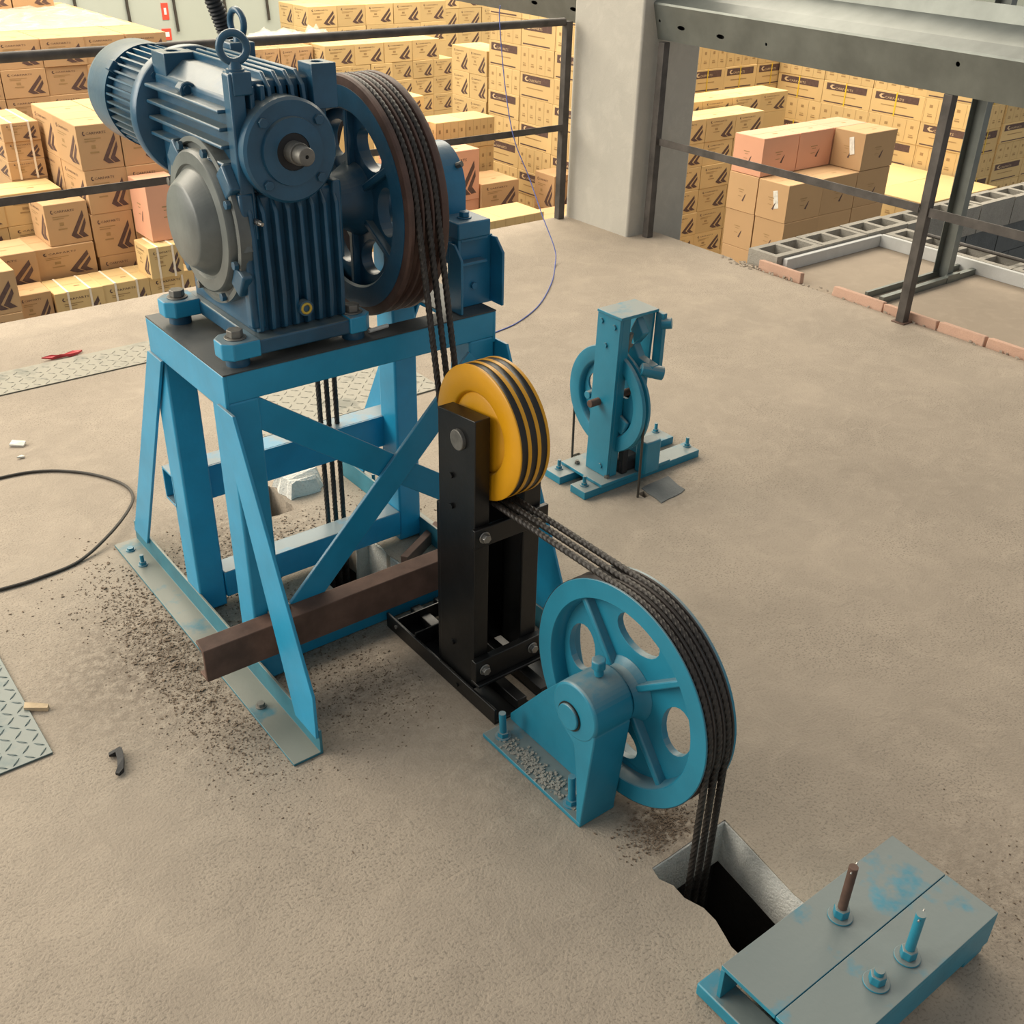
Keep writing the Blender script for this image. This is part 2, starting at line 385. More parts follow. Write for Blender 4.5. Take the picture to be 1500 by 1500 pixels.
# mortar crumbs at the corner of the kerb
mb = MB()
for i in range(150):
    x, y = random.gauss(4.47, 0.016), random.uniform(1.4, 3.85) if i > 60 else random.gauss(3.66, 0.05); s_ = random.uniform(0.002, 0.007)
    mb.obox((x, y, s_*0.4), (random.random(), random.random(), 0.2), (-random.random(), 1, 0), (0, 0.1, 1), s_, s_*0.8, s_*0.6)
tag(mb.build('mortar_crumbs', M['slab'], smooth=0), 'loose mortar crumbs along the brick kerb', 'rubble', kind='stuff')
# hollow block walls
def hollow_block(x0, x1, y0, y1, z0, z1, along):
    """block with two open cells"""
    if along == 'x':
        L = x1-x0; c = [(x0+L*0.27, (y0+y1)/2), (x0+L*0.73, (y0+y1)/2)]; hx, hy = L*0.185, (y1-y0)*0.31
    else:
        L = y1-y0; c = [((x0+x1)/2, y0+L*0.27), ((x0+x1)/2, y0+L*0.73)]; hx, hy = (x1-x0)*0.31, L*0.185
    holes = [[(a-hx,b-hy),(a+hx,b-hy),(a+hx,b+hy),(a-hx,b+hy)] for a, b in c]
    return MB().poly([(x0,y0),(x1,y0),(x1,y1),(x0,y1)], 'z', z0, z1, holes)
wa = thing('wall_shaft_blocks', 'hollow concrete block wall ringing the shaft beyond the platform', 'wall', (5.0, 3.63, -0.2))
wa['kind'] = 'structure'
x = 4.555
k = 0
while x < 9.6:
    hollow_block(x, x+0.385, 3.535, 3.735, -0.115, 0.065+random.uniform(-0.004, 0.004), 'x').build('block', M['block'], wa, smooth=0)
    x += 0.395; k += 1
y = 3.525
while y > -0.5:
    if y < 3.5: hollow_block(5.455, 5.655, y-0.385, y, -0.115, 0.06+random.uniform(-0.004, 0.004), 'y').build('block', M['block'], wa, smooth=0)
    y -= 0.395 if y < 3.5 else 0.03
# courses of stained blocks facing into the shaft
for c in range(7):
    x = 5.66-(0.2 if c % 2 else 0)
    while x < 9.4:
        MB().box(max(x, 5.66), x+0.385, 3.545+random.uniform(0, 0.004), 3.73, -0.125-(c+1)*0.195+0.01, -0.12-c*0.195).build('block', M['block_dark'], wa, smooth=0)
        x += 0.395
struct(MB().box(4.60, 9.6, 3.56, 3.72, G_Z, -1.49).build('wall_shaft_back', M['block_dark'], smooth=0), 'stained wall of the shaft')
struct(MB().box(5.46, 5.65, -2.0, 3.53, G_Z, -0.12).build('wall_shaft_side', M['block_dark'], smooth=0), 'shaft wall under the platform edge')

# --- railings ------------------------------------------------------------------------
def railing(name, label, loc): return thing(name, label, 'railing', loc)
ra = railing('railing', 'dark steel railing along the far edge of the slab behind the machine', (4.216, 4.95, 0))
MB().cyl((-3.2,4.95,1.098), (4.19,4.95,1.098), 0.0215, 14).build('top_rail', M['rail'], ra)
MB().poly([(4.93,0.518),(4.967,0.518),(4.967,0.522),(4.936,0.522),(4.936,0.553),(4.93,0.553)], 'x', -3.2, 4.196).build('middle_rail', M['rail'], ra)
def post_mb(x, y, h, s_=0.044): return MB().poly([(x-s_/2,y-s_/2),(x+s_/2,y-s_/2),(x+s_/2,y+s_/2),(x-s_/2,y+s_/2)], 'z', 0, h)
post_mb(4.216, 4.95, 1.10).build('post', M['rail'], ra, bevel=0.003)
post_mb(-2.4, 4.95, 1.09).build('post', M['rail'], ra, bevel=0.003)
rb = railing('railing', 'dark steel railing at the right between the concrete column and the brick kerb', (4.43, 2.66, 0))
post_mb(4.395, 4.36, 1.045).build('post', M['rail'], rb, bevel=0.003)
p_ = post_mb(4.425, 2.655, 1.022).build('post', M['rail'], rb, bevel=0.003)
MB().box(4.39, 4.46, 2.62, 2.69, 0, 0.006).build('base_plate', M['rust'], rb, bevel=0.002)
MB().poly([(4.395,0.518),(4.432,0.518),(4.432,0.522),(4.401,0.522),(4.401,0.555),(4.395,0.555)], 'y', 2.675, 4.34).build('middle_rail', M['rail'], rb)
MB().poly([(4.412,0.505),(4.45,0.505),(4.45,0.509),(4.418,0.509),(4.418,0.545),(4.412,0.545)], 'y', -0.6, 2.635).build('middle_rail', M['rail'], rb)
post_mb(4.425, -0.6, 1.0).build('post', M['rail'], rb, bevel=0.003)
# thin dark pipe beyond the right railing
tag(MB().cyl((5.56,3.30,0.085), (5.56,1.2,0.085), 0.010, 10).build('pipe', M['rail']), 'thin dark pipe lying on the shaft block wall at the right', 'pipe')

# --- galvanised beam on top of the right railing -------------------------------------
def sheared(mb, k, y0):
    for i, v in enumerate(mb.v): mb.v[i] = (v[0], v[1], v[2]+(v[1]-y0)*k)
    return mb
def slant(mb):
    for i, v in enumerate(mb.v):
        t = (1.188+(v[1]-2.28)*0.0176)-v[2]; mb.v[i] = (v[0]+t*0.32, v[1], v[2]-t*0.05)
    return mb
gb = thing('galvanised_beam', 'galvanised steel beam with slotted holes lying across the right railing', 'beam', (4.40, 3.0, 1.03))
prof = [(4.352,1.024),(4.352,1.186),(4.36,1.196),(4.425,1.225),(4.43,1.222),(4.50,1.240),(4.60,1.262),(4.60,1.256),(4.43,1.215),(4.366,1.188),(4.358,1.180),(4.358,1.030),(4.41,1.030),(4.41,1.024)]
slots = [(5.46,1.150,0.03),(5.10,1.145,0.03),(4.76,1.140,0.03),(4.39,1.150,0.007),(4.235,1.130,0.027),(3.96,1.118,0.027),(3.66,1.115,0.007),(2.62,1.150,0.010)]
web = [(0.4,1.024),(7.2,1.024),(7.2,1.188),(0.4,1.188)]
hol = [circ((a, b-(a-2.28)*0.0176), r, 14, min(r, 0.0105)) for a, b, r in slots]
slant(sheared(MB().poly(web, 'x', 4.352, 4.357, hol), 0.0176, 2.28)).build('web', M['galv'], gb)
sheared(MB().poly([(4.357,1.188),(4.352,1.188),(4.356,1.198),(4.425,1.232),(4.432,1.229),(4.47,1.242),(4.58,1.292),(4.60,1.360),(4.604,1.360),(4.585,1.285),(4.472,1.236),(4.432,1.223),(4.426,1.226),(4.36,1.194)], 'y', 0.4, 7.2), 0.0176, 2.28).build('flange', M['galv'], gb, smooth=30)
sheared(MB().box(4.425, 4.43, 0.4, 7.2, 1.02, 1.215), 0.0176, 2.28).build('dark_backing', M['rail'], gb)  # added dark backing plate, makes the slots read as shaded holes
sheared(MB().box(4.405, 4.46, 0.4, 7.2, 1.016, 1.021), 0.0176, 2.28).build('lower_lip', M['galv'], gb)

# --- light gauge stud standing on the platform ----------------------------------------
st = thing('metal_stud', 'upright galvanised stud standing in a floor track on the platform', 'stud', (5.2, 2.95, -0.012))
def chan(cx, cy, wx, wy, t, z0, z1): # open toward -x
    return MB().poly([(cx-wx/2,cy-wy/2),(cx+wx/2,cy-wy/2),(cx+wx/2,cy+wy/2),(cx-wx/2,cy+wy/2),(cx-wx/2,cy+wy/2-t),(cx+wx/2-t,cy+wy/2-t),(cx+wx/2-t,cy-wy/2+t),(cx-wx/2,cy-wy/2+t)], 'z', z0, z1)
chan(5.20, 2.945, 0.05, 0.085, 0.003, -0.011, 1.5).build('upright', M['galv'], st)
for dy in (-0.048, 0.048):
    MB().poly([(2.945+dy-0.014,-0.0115),(2.945+dy+0.014,-0.0115),(2.945+dy+0.014,-0.008),(2.945+dy+(0.002 if dy > 0 else 0.014),-0.008),(2.945+dy+(0.002 if dy > 0 else 0.014),0.02),(2.945+dy-(0.002 if dy < 0 else 0.014),0.02),(2.945+dy-0.014,0.02)][:7], 'x', 4.60, 5.42).build('floor_track', M['galv'], st)
MB().box(5.15, 5.26, 2.88, 2.90, -0.0115, 0.03).build('foot_clip', M['galv'], st)

# --- checker plates -----------------------------------------------------------------
def checker(name, label, x0, x1, y0, y1, t, mat, pitch, L, rng=None):
    p = MB().box(x0, x1, y0, y1, 0.0005, t).build(name, mat, bevel=0.001)
    tag(p, label, 'plate')
    mb = MB(); i = 0; px = x0+pitch*0.5
    rx0, rx1 = rng or (x0, x1)
    nx = int((x1-x0)/pitch); ny = int((y1-y0)/pitch)
    for a in range(nx):
        for b in range(ny):
            cx, cy = x0+(a+0.5)*pitch, y0+(b+0.5)*pitch
            if not (rx0 <= cx <= rx1): continue
            s_ = 1 if (a+b) % 2 else -1
            d = Vector((1, s_, 0)).normalized(); n = Vector((-d.y, d.x, 0)); c = Vector((cx, cy, t))
            h = 0.0022
            mb.add([c-d*L/2, c-n*L*0.12, c+d*L/2, c+n*L*0.12, c+d*L*0.3+Vector((0,0,h)), c-d*L*0.3+Vector((0,0,h))],
                   [(0,1,5),(1,4,5),(1,2,4),(2,3,4),(3,5,4),(3,0,5)])
    t_ = mb.build('tread', mat, p, smooth=0); t_['kind'] = 'stuff'
    return p
checker('checker_plate', 'grey-green checker plate on the floor at the left edge of the picture', -0.9, 0.302, 2.068, 2.95, 0.005, M['plate'], 0.030, 0.030, (-0.05, 0.302))
checker('checker_plate', 'dusty checker plate strip along the far slab edge behind the machine', -1.2, 1.52, 4.172, 4.40, 0.005, M['plate_dusty'], 0.04, 0.036, (0.3, 1.6))
checker('checker_plate', 'dusty checker plate on the floor behind the drop ropes', 1.40, 2.20, 3.262, 3.80, 0.006, M['plate_dusty'], 0.04, 0.036)

# ================================================================== MACHINE FRAME
TZ = 0.842            # deck height
fx0, fx1, fy0, fy1 = 0.80, 1.516, 2.01, 2.445
fr = thing('machine_frame', 'tall blue welded steel frame carrying the hoist machine', 'frame', (1.16, 2.23, 0))
FB = M['frame_blue']
# base angles along the ends: flat leg outward, upright leg at the inside
for s_, xf in ((-1, fx0), (1, fx1)):
    a = MB()
    if s_ < 0: a.poly([(xf-0.072,0.0),(xf+0.004,0.0),(xf+0.004,0.070),(xf-0.003,0.070),(xf-0.003,0.007),(xf-0.072,0.007)], 'y', 1.703, 2.858)
    else: a.poly([(xf+0.072,0.0),(xf-0.004,0.0),(xf-0.004,0.070),(xf+0.003,0.070),(xf+0.003,0.007),(xf+0.072,0.007)], 'y', 1.703, 2.858)
    a.build('base_angle', M['base_grey'], fr, bevel=0.0015)
# anchor bolts on the base angles
for (x, y, st_, hh) in ((0.757,2.70,0.022,0.010),(0.762,2.165,0.055,0.012),(0.757,1.93,0.0,0.008),(1.555,2.72,0.03,0.01),(1.555,2.1,0.03,0.01),(0.757,2.80,0.0,0.006)):
    MB().hexbolt((x,y,0.007), (0,0,1), 0.010, hh, True, st_).build('anchor_bolt', M['pulley_blue'] if y > 2.5 else M['dullsteel'], fr)
# legs: channels 75 x 90
LW, LD = 0.075, 0.088
for xa in (fx0, fx1-LW):
    for ya in (fy0, fy1-LD+0.016):
        MB().box(xa, xa+LW, ya, ya+LD, 0.007, TZ-0.068).build('leg', FB, fr, bevel=0.006)
# top ring beams
MB().box(fx0, fx1, fy0, fy0+0.008, TZ-0.070, TZ-0.003).box(fx0, fx1, fy0+0.008, fy0+0.06, TZ-0.010, TZ-0.003).build('top_beam', FB, fr, bevel=0.003)
MB().box(fx0, fx1, fy1-0.008, fy1, TZ-0.070, TZ-0.003).box(fx0, fx1, fy1-0.06, fy1-0.008, TZ-0.010, TZ-0.003).build('top_beam', FB, fr, bevel=0.003)
MB().box(fx0-0.004, fx0+0.006, fy0-0.001, fy1+0.001, TZ-0.090, TZ-0.003).build('top_beam', FB, fr, bevel=0.003)
MB().box(fx1-0.006, fx1+0.004, fy0-0.001, fy1+0.001, TZ-0.085, TZ-0.003).build('top_beam', FB, fr, bevel=0.003)
# deck plate with an opening under the sheave
MB().poly([(fx0-0.003,fy0-0.002),(fx1+0.003,fy0-0.002),(fx1+0.003,fy1+0.002),(fx0-0.003,fy1+0.002)], 'z', TZ-0.003, TZ,
          [[(1.20,fy0+0.062),(1.40,fy0+0.062),(1.40,fy1-0.062),(1.20,fy1-0.062)]]).build('deck_plate', M['frame_deck'], fr)
# splayed flat braces at both ends
for xf, dx in ((fx0-0.004, -0.003), (fx1+0.004, 0.003)):
    for pts in ([(1.965,.765),(2.045,.765),(1.806,.05),(1.704,.05),(1.704,.17)],
                [(2.362,.755),(2.447,.755),(2.835,.05),(2.735,.05)]):
        MB().poly(pts, 'x', xf-0.004+dx, xf+0.004+dx).build('splay_brace', FB, fr, bevel=0.0015)
# X braces on the front, one over the other
def flat_xz(p, q, w_, y0, y1):
    d = Vector((q[0]-p[0], q[1]-p[1])).normalized(); n = Vector((-d.y, d.x))*w_/2
    return MB().poly([(p[0]-n.x,p[1]-n.y),(q[0]-n.x,q[1]-n.y),(q[0]+n.x,q[1]+n.y),(p[0]+n.x,p[1]+n.y)], 'y', y0, y1)
flat_xz((0.84,0.755), (1.475,0.300), 0.066, fy0+0.006, fy0+0.014).build('cross_brace', FB, fr, bevel=0.002)
flat_xz((0.868,0.138), (1.46,0.725), 0.070, fy0-0.006, fy0+0.004).build('cross_brace', FB, fr, bevel=0.002)
# low beams
MB().box(fx0+LW, fx1-LW, fy1-0.075, fy1-0.005, 0.032, 0.112).build('low_beam', FB, fr, bevel=0.003)
MB().box(0.80, fx1, fy1, fy1+0.006, 0.305, 0.402).box(0.80, fx1, fy1+0.006, fy1+0.075, 0.396, 0.402).box(0.80, fx1, fy1+0.006, fy1+0.075, 0.305, 0.311).box(0.80, fx1, fy1+0.069, fy1+0.075, 0.311, 0.396).build('middle_beam', FB, fr, bevel=0.0015)
MB().box(0.81, fx1-0.01, 2.058, 2.075, 0.002, 0.085).build('low_beam', FB, fr, bevel=0.003)

# ------------------------------------------------------------------ rusty channel across the front
rc = thing('steel_channel', 'rusty steel channel lying across the front of the blue frame', 'channel', (1.15, 1.98, 0.11))
ch = MB().poly([(1.963,0.112),(1.963,0.202),(2.004,0.212),(2.006,0.204),(1.972,0.193),(1.972,0.121),(2.006,0.119),(2.006,0.112)], 'x', 0.648, 1.50)
ch.build('channel_body', M['rust'], rc, bevel=0.002)
MB().obox((0.862,2.000,0.214), (1,0.2,0), (-0.2,1,0), (0,0,1), 0.030, 0.010, 0.006).build('weld', M['dullsteel'], rc, bevel=0.004)

# ================================================================== GEARED HOIST MACHINE
AY, AZ = 2.215, 1.108          # output axis
WX, WZ = 1.005, 1.277          # worm and motor axis
gm = thing('geared_hoist_motor', 'dark blue worm gear hoist machine with a finned electric motor, bolted on the frame', 'motor', (1.0, 2.2, TZ))
MBL = M['mach_blue']
FZ0, FZ1 = 0.864, 0.902
# foot flange with four ears
def ear(x0, x1, y0, y1, sx, sy):
    c = 0.018
    pts = [(x0,y0),(x1,y0),(x1,y1),(x0,y1)]
    out = []
    for (x, y) in pts:
        outer = (x == (x0 if sx < 0 else x1))
        if outer:
            a, b = (x-sx*c, y), (x, y+(c if y == y0 else -c))
            out += ([a, b] if ((x == x0) == (y == y1)) else [b, a]) if True else []
        else: out.append((x, y))
    return out
def ear_poly(x0, x1, y0, y1, left):
    c = 0.020
    if left: return [(x0+c,y0),(x1,y0),(x1,y1),(x0+c,y1),(x0,y1-c),(x0,y0+c)]
    return [(x0,y0),(x1-c,y0),(x1,y0+c),(x1,y1-c),(x1-c,y1),(x0,y1)]
foot = MB().box(0.888, 1.118, 2.018, 2.400, FZ0, FZ1-0.004)
foot.build('foot_flange', M['pulley_blue'] if False else MBL, gm, bevel=0.004)
for (x0, x1, l) in ((0.810, 0.892, True), (1.112, 1.172, False)):
    for (y0, y1) in ((2.012, 2.090), (2.325, 2.402)):
        e = MB().poly(ear_poly(x0, x1, y0, y1, l), 'z', FZ0, FZ1).build('foot_ear', M['pulley_blue'] if False else M['frame_blue'], gm, bevel=0.003)
        cx = x0+0.042 if l else x1-0.034
        MB().cyl((cx,(y0+y1)/2,TZ), (cx,(y0+y1)/2,FZ0), 0.026, 20).build('washer', MBL, gm)
        MB().hexbolt((cx,(y0+y1)/2,FZ1), (0,0,1), 0.018, 0.016, True).build('foot_bolt', M['dullsteel'], gm, bevel=0.002)
# lower gear case
gc = MB().poly([(0.905,FZ1-0.01),(1.115,FZ1-0.01),(1.122,1.0),(1.122,1.19),(0.905,1.19)], 'y', 2.062, 2.385)
gcase = gc.build('gear_case', MBL, gm, bevel=0.008)
for i in range(8):
    x = 0.912+i*0.0285
    MB().poly([(2.064,0.895),(2.040,0.905),(2.036,0.98),(2.040,1.16),(2.064,1.19)], 'x', x-0.0045, x+0.0045).build('case_rib', MBL, gcase, bevel=0.003)
MB().box(0.893, 0.925, 2.045, 2.075, 0.91, 1.20).build('case_edge', MBL, gcase, bevel=0.006)
MB().box(1.108, 1.130, 2.05, 2.10, 1.03, 1.20).build('case_edge', MBL, gcase, bevel=0.005)
# oil sight ring and grease nipple
MB().lathe([(2.044,0.0),(2.028,0.0),(2.028,0.009),(2.026,0.011),(2.026,0.017),(2.044,0.017)], 'y', (1.013,0.942), 20).build('oil_boss', MBL, gcase)
MB().torus((1.013,2.026,0.942), (0,1,0), 0.0105, 0.003, 20, 8).build('oil_sight_ring', M['brass'], gcase)
MB().cyl((0.922,2.046,1.142), (0.924,2.030,1.141), 0.006, 8).cyl((0.924,2.030,1.141), (0.926,2.020,1.140), 0.004, 8).build('grease_nipple', M['steel'], gcase)
# upper worm housing
wh = MB().poly([(0.912,1.15),(1.12,1.15),(1.12,1.385),(1.085,1.405),(0.955,1.405),(0.912,1.372)], 'y', 2.075, 2.475).build('worm_housing', MBL, gm, bevel=0.006)
for z in (1.352, 1.318, 1.284, 1.250):
    MB().poly([(2.085,z-0.004),(2.47,z-0.004),(2.47,z+0.004),(2.085,z+0.004)], 'x', 0.884, 0.915).build('side_rib', MBL, wh, bevel=0.003)
for x in (0.985, 1.010, 1.035, 1.060):
    MB().poly([(2.062,1.330),(2.050,1.345),(2.056,1.395),(2.085,1.421),(2.455,1.421),(2.455,1.395),(2.08,1.39)], 'x', x-0.004, x+0.004).build('top_rib', MBL, wh, bevel=0.003)
for x in (0.945, 0.968):
    MB().box(x-0.005, x+0.005, 2.050, 2.078, 1.31, 1.40).build('front_rib', MBL, wh, bevel=0.003)
# corner lugs with bolt holes
def lug(x0, x1, y0, y1, z0, z1, hole=True):
    h = [circ(((x0+x1)/2,(y0+y1)/2), min(x1-x0, y1-y0)*0.24, 14)] if hole else []
    return MB().poly([(x0,y0),(x1,y0),(x1,y1),(x0,y1)], 'z', z0, z1, h)
lug(1.078,1.134,2.050,2.110,1.345,1.432).build('lug', MBL, wh, bevel=0.003)
lug(0.915,0.985,2.410,2.485,1.370,1.420).build('lug', MBL, wh, bevel=0.003)
lug(1.070,1.130,2.410,2.480,1.370,1.432).build('lug', MBL, wh, bevel=0.003)
MB().box(0.898, 0.930, 2.048, 2.082, 1.10, 1.425).build('pilaster', MBL, wh, bevel=0.004)
MB().box(0.905, 0.945, 2.044, 2.09, 1.385, 1.428).build('eyebolt_pad', MBL, wh, bevel=0.003)
MB().obox((0.910,2.30,1.362), (0,1,0), (-0.72,0,0.7), (0.7,0,0.72), 0.022, 0.014, 0.010).build('breather_plug', MBL, wh, bevel=0.003)
MB().torus((0.904,2.272,1.366), (0.1,1,0.1), 0.014, 0.004, 18, 8).build('plug_ring', MBL, wh)
# eyebolts
def eyebolt(x, y, z, nrm, R=0.026, r=0.0075):
    mb = MB().torus((x,y,z+0.012+R), nrm, R, r, 28, 10).cyl((x,y,z-0.004), (x,y,z+0.014), 0.014, 14, 0.011).cyl((x,y,z-0.006), (x,y,z), 0.018, 16)
    return mb
eyebolt(0.922, 2.066, 1.432, (-0.25,-1,0.0)).build('eyebolt', MBL, gm)
eyebolt(1.107, 2.445, 1.428, (-1,-0.12,0.0), 0.028).build('eyebolt', MBL, gm)
# front bearing cap with bolts and worm shaft
cap = MB().lathe([(2.070,0.0),(2.070,0.1035),(2.024,0.1035),(2.018,0.098),(2.018,0.068),(2.010,0.066),(2.010,0.037),(2.016,0.036),(2.016,0.0)], 'y', (WX,WZ), 64).build('bearing_cap', MBL, gm, bevel=0)
for a in (0.72, 2.35, 3.95, 5.52):
    MB().hexbolt((WX+0.084*math.cos(a),2.019,WZ+0.084*math.sin(a)), (0,-1,0), 0.0105, 0.008, False).build('cap_bolt', MBL, cap, bevel=0.001)
MB().lathe([(2.0165,0.0365),(2.012,0.0365),(2.012,0.022),(2.0165,0.022)], 'y', (WX,WZ), 32, True).build('oil_seal', M['rubber'], cap)
MB().lathe([(2.02,0.0),(2.02,0.0225),(1.985,0.0225),(1.984,0.0215),(1.984,0.0185),(1.957,0.0185),(1.955,0.017),(1.955,0.004),(1.965,0.004),(1.965,0.0)], 'y', (WX,WZ), 32).build('worm_shaft', M['dullsteel'], cap)
# round side cover of the gear case
sc = MB().lathe([(0.915,0.0),(0.915,0.176),(0.882,0.176),(0.880,0.166),(0.890,0.163),(0.890,0.152),(0.872,0.150),(0.868,0.146),(0.866,0.122),(0.872,0.119),(0.872,0.114),(0.864,0.110),(0.836,0.088),(0.832,0.083),(0.832,0.0)], 'x', (AY,AZ), 72).build('side_cover', M['cover_grey'], gm)
for k in range(8):
    a = k*PI/4+0.35
    MB().hexbolt((0.880,AY+0.163*math.cos(a),AZ+0.163*math.sin(a)), (-1,0,0), 0.010, 0.010, False).build('cover_bolt', M['dullsteel'] if k in (0, 6, 7) else MBL, sc, bevel=0.001)
for a in (0.75, 2.45, 3.7, 5.6):
    c = Vector((0, math.cos(a), math.sin(a))); t = Vector((0, -math.sin(a), math.cos(a)))
    MB().obox(Vector((0.890,AY,AZ))+c*0.172, (1,0,0), c, t, 0.012, 0.022, 0.030).build('cover_lug', MBL, sc, bevel=0.005)
MB().cyl((0.90,AY-0.10,AZ+0.14), (0.90,AY-0.165,AZ-0.03), 0.016, 12).build('cover_edge_tube', M['cover_grey'], sc)
# side arch of the case behind the cover
MB().lathe([(0.96,0.0),(0.96,0.150),(0.914,0.160),(0.914,0.0)], 'x', (AY,AZ), 56).build('case_drum', MBL, gcase)
# motor
mo = MB().lathe([(2.515,0.0),(2.515,0.105),(2.775,0.105),(2.775,0.0)], 'y', (WX,WZ), 40).build('motor_body', MBL, gm)
MB().lathe([(2.470,0.0),(2.470,0.105),(2.482,0.144),(2.486,0.1465),(2.514,0.1465),(2.520,0.138),(2.520,0.0)], 'y', (WX,WZ), 64).build('motor_flange', MBL, mo)
for a in (0.78, 2.36, 3.93, 5.5):
    MB().hexbolt((WX+0.128*math.cos(a),2.483,WZ+0.128*math.sin(a)), (0,-1,0), 0.009, 0.007, False).build('flange_bolt', MBL, mo)
nf = 40
for k in range(nf):
    a = 2*PI*k/nf
    d = Vector((math.cos(a), 0, math.sin(a))); t = Vector((-math.sin(a), 0, math.cos(a)))
    MB().obox(Vector((WX,2.645,WZ))+d*0.111, d, (0,1,0), t, 0.009, 0.112, 0.0022).build('cooling_fin', MBL, mo, smooth=0)
MB().lathe([(2.745,0.119),(2.745,0.1225),(2.86,0.1225),(2.885,0.117),(2.903,0.100),(2.908,0.080),(2.908,0.0)], 'y', (WX,WZ), 64).build('fan_cover', MBL, mo)
MB().box(WX+0.100, WX+0.172, 2.545, 2.665, WZ-0.03, WZ+0.085).build('terminal_box', MBL, mo, bevel=0.006)
a = 2.45; d = Vector((math.cos(a), 0, math.sin(a)))
MB().obox(Vector((WX,2.742,WZ))+d*0.118, d, (0,1,0), (-d.z,0,d.x), 0.012, 0.013, 0.013).build('cover_lug', MBL, mo, bevel=0.002)
# corrugated conduit rising from the terminal box
p0, p1, p2 = Vector((1.165,2.60,WZ+0.08)), Vector((1.15,2.60,1.46)), Vector((0.93,2.60,2.0))
path = []
for i in range(241):
    t = i/240; path.append((p0*(1-t)**2+p1*2*t*(1-t)+p2*t*t))
cb = MB().tube(path, 0.0205, 14)
for i in range(len(path)):
    k = 0.84+0.16*(1 if (i % 4) < 2 else 0)
    for j in range(14):
        v = Vector(cb.v[i*14+j]); cb.v[i*14+j] = tuple(path[i]+(v-path[i])*k)
cd = tag(cb.build('conduit', M['rubber'], smooth=60), 'black corrugated conduit rising behind the eyebolts of the motor', 'conduit')

# ================================================================== TRACTION SHEAVE
RX = (1.256, 1.282, 1.308)     # rope planes
SR = 0.2735                     # sheave outer radius
sv = thing('traction_sheave', 'large grooved traction sheave with a rusty rim beside the gear case', 'sheave', (1.285, AY, AZ-SR))
prof = [(1.232,0.222),(1.232,SR-0.004),(1.236,SR),(1.2445,SR)]
for x in RX:
    prof += [(x-0.0105,SR-0.001),(x-0.0075,SR-0.010),(x,SR-0.0145),(x+0.0075,SR-0.010),(x+0.0105,SR-0.001)]
prof += [(1.330,SR),(1.337,SR-0.003),(1.337,0.222)]
MB().lathe(prof, 'x', (AY,AZ), 96, True).build('rim', M['rim_rust'], sv)
MB().lathe([(1.2305,0.205),(1.2305,SR-0.022),(1.236,SR-0.022),(1.236,0.2)], 'x', (AY,AZ), 96, True).build('rim_face', MBL, sv)
holes = [circ((AY+0.142*math.cos(a), AZ+0.142*math.sin(a)), 0.040, 20, 0.056, 0, a) for a in [2*PI*k/6+0.02 for k in range(6)]]
MB().poly(circ((AY,AZ), 0.225, 72), 'x', 1.255, 1.285, holes).build('web', MBL, sv, bevel=0.004)
MB().lathe([(1.16,0.0),(1.16,0.060),(1.215,0.066),(1.25,0.085),(1.31,0.075),(1.36,0.060),(1.36,0.0)], 'x', (AY,AZ), 40).build('hub', MBL, sv)
for k in range(6):
    a = 2*PI*k/6+PI/6; d = Vector((0, math.cos(a), math.sin(a))); t = Vector((0, -math.sin(a), math.cos(a)))
    MB().obox(Vector((1.25,AY,AZ))+d*0.14, d, (1,0,0), t, 0.085, 0.012, 0.008).build('spoke_rib', MBL, sv, bevel=0.003)
MB().cyl((1.12,AY,AZ), (1.50,AY,AZ), 0.040, 28).build('output_shaft', M['dullsteel'], sv)

# bearing pedestal at the far end of the shaft
bp = thing('bearing_pedestal', 'blue pillow block bearing on a bolted channel post at the right end of the frame', 'bearing', (1.48, 2.2, TZ))
B2 = paint('bearing_blue_paint', (0.012, 0.19, 0.36), dust=(0.14, 0.17, 0.17), dust_amt=0.6, rough=0.4); M['b2'] = B2
arch = [(AY-0.098,1.055)]+[(AY+0.098*math.cos(t), AZ+0.005+0.100*math.sin(t)) for t in [PI-PI*i/20 for i in range(21)]]+[(AY+0.098,1.055)]
MB().poly(arch, 'x', 1.430, 1.505).build('bearing_housing', B2, bp, bevel=0.006)
MB().lathe([(1.505,0.0),(1.505,0.060),(1.512,0.058),(1.512,0.0)], 'x', (AY,AZ), 32).build('end_cover', B2, bp)
MB().box(1.425, 1.520, 2.035, 2.42, 1.022, 1.062).build('bearing_foot', B2, bp, bevel=0.004)
for y in (2.075, 2.385):
    MB().hexbolt((1.470,y,1.062), (0,0,1), 0.013, 0.012, True).build('foot_bolt', B2, bp, bevel=0.001)
MB().cyl((1.49,AY-0.082,AZ+0.062), (1.495,AY-0.095,AZ+0.068), 0.007, 8).build('grease_nipple', M['dullsteel'], bp)
MB().poly([(2.040,0.955),(2.430,0.955),(2.430,1.022),(2.040,1.022)], 'x', 1.428, 1.436).box(1.436, 1.515, 2.04, 2.43, 1.014, 1.022).box(1.436, 1.515, 2.04, 2.43, 0.955, 0.963).build('cross_channel', B2, bp, bevel=0.002)
def post_channel(y0, y1):
    mb = MB().box(1.418, 1.548, y1-0.007, y1, TZ, 1.014)
    for xa, xb in ((1.418, 1.425), (1.541, 1.548)):
        mb.poly([(y0,TZ+0.003),(y1-0.007,TZ+0.003),(y1-0.007,1.012),(y0+0.03,1.012),(y0,0.980)], 'x', xa, xb)
    return mb
post_channel(2.015, 2.072).build('post_channel', M['pulley_blue'] if False else B2, bp, bevel=0.002)
MB().box(1.418, 1.548, 2.36, 2.367, TZ, 0.956).box(1.418, 1.425, 2.367, 2.42, TZ, 0.956).box(1.541, 1.548, 2.367, 2.42, TZ, 0.956).build('post_channel', B2, bp, bevel=0.002)
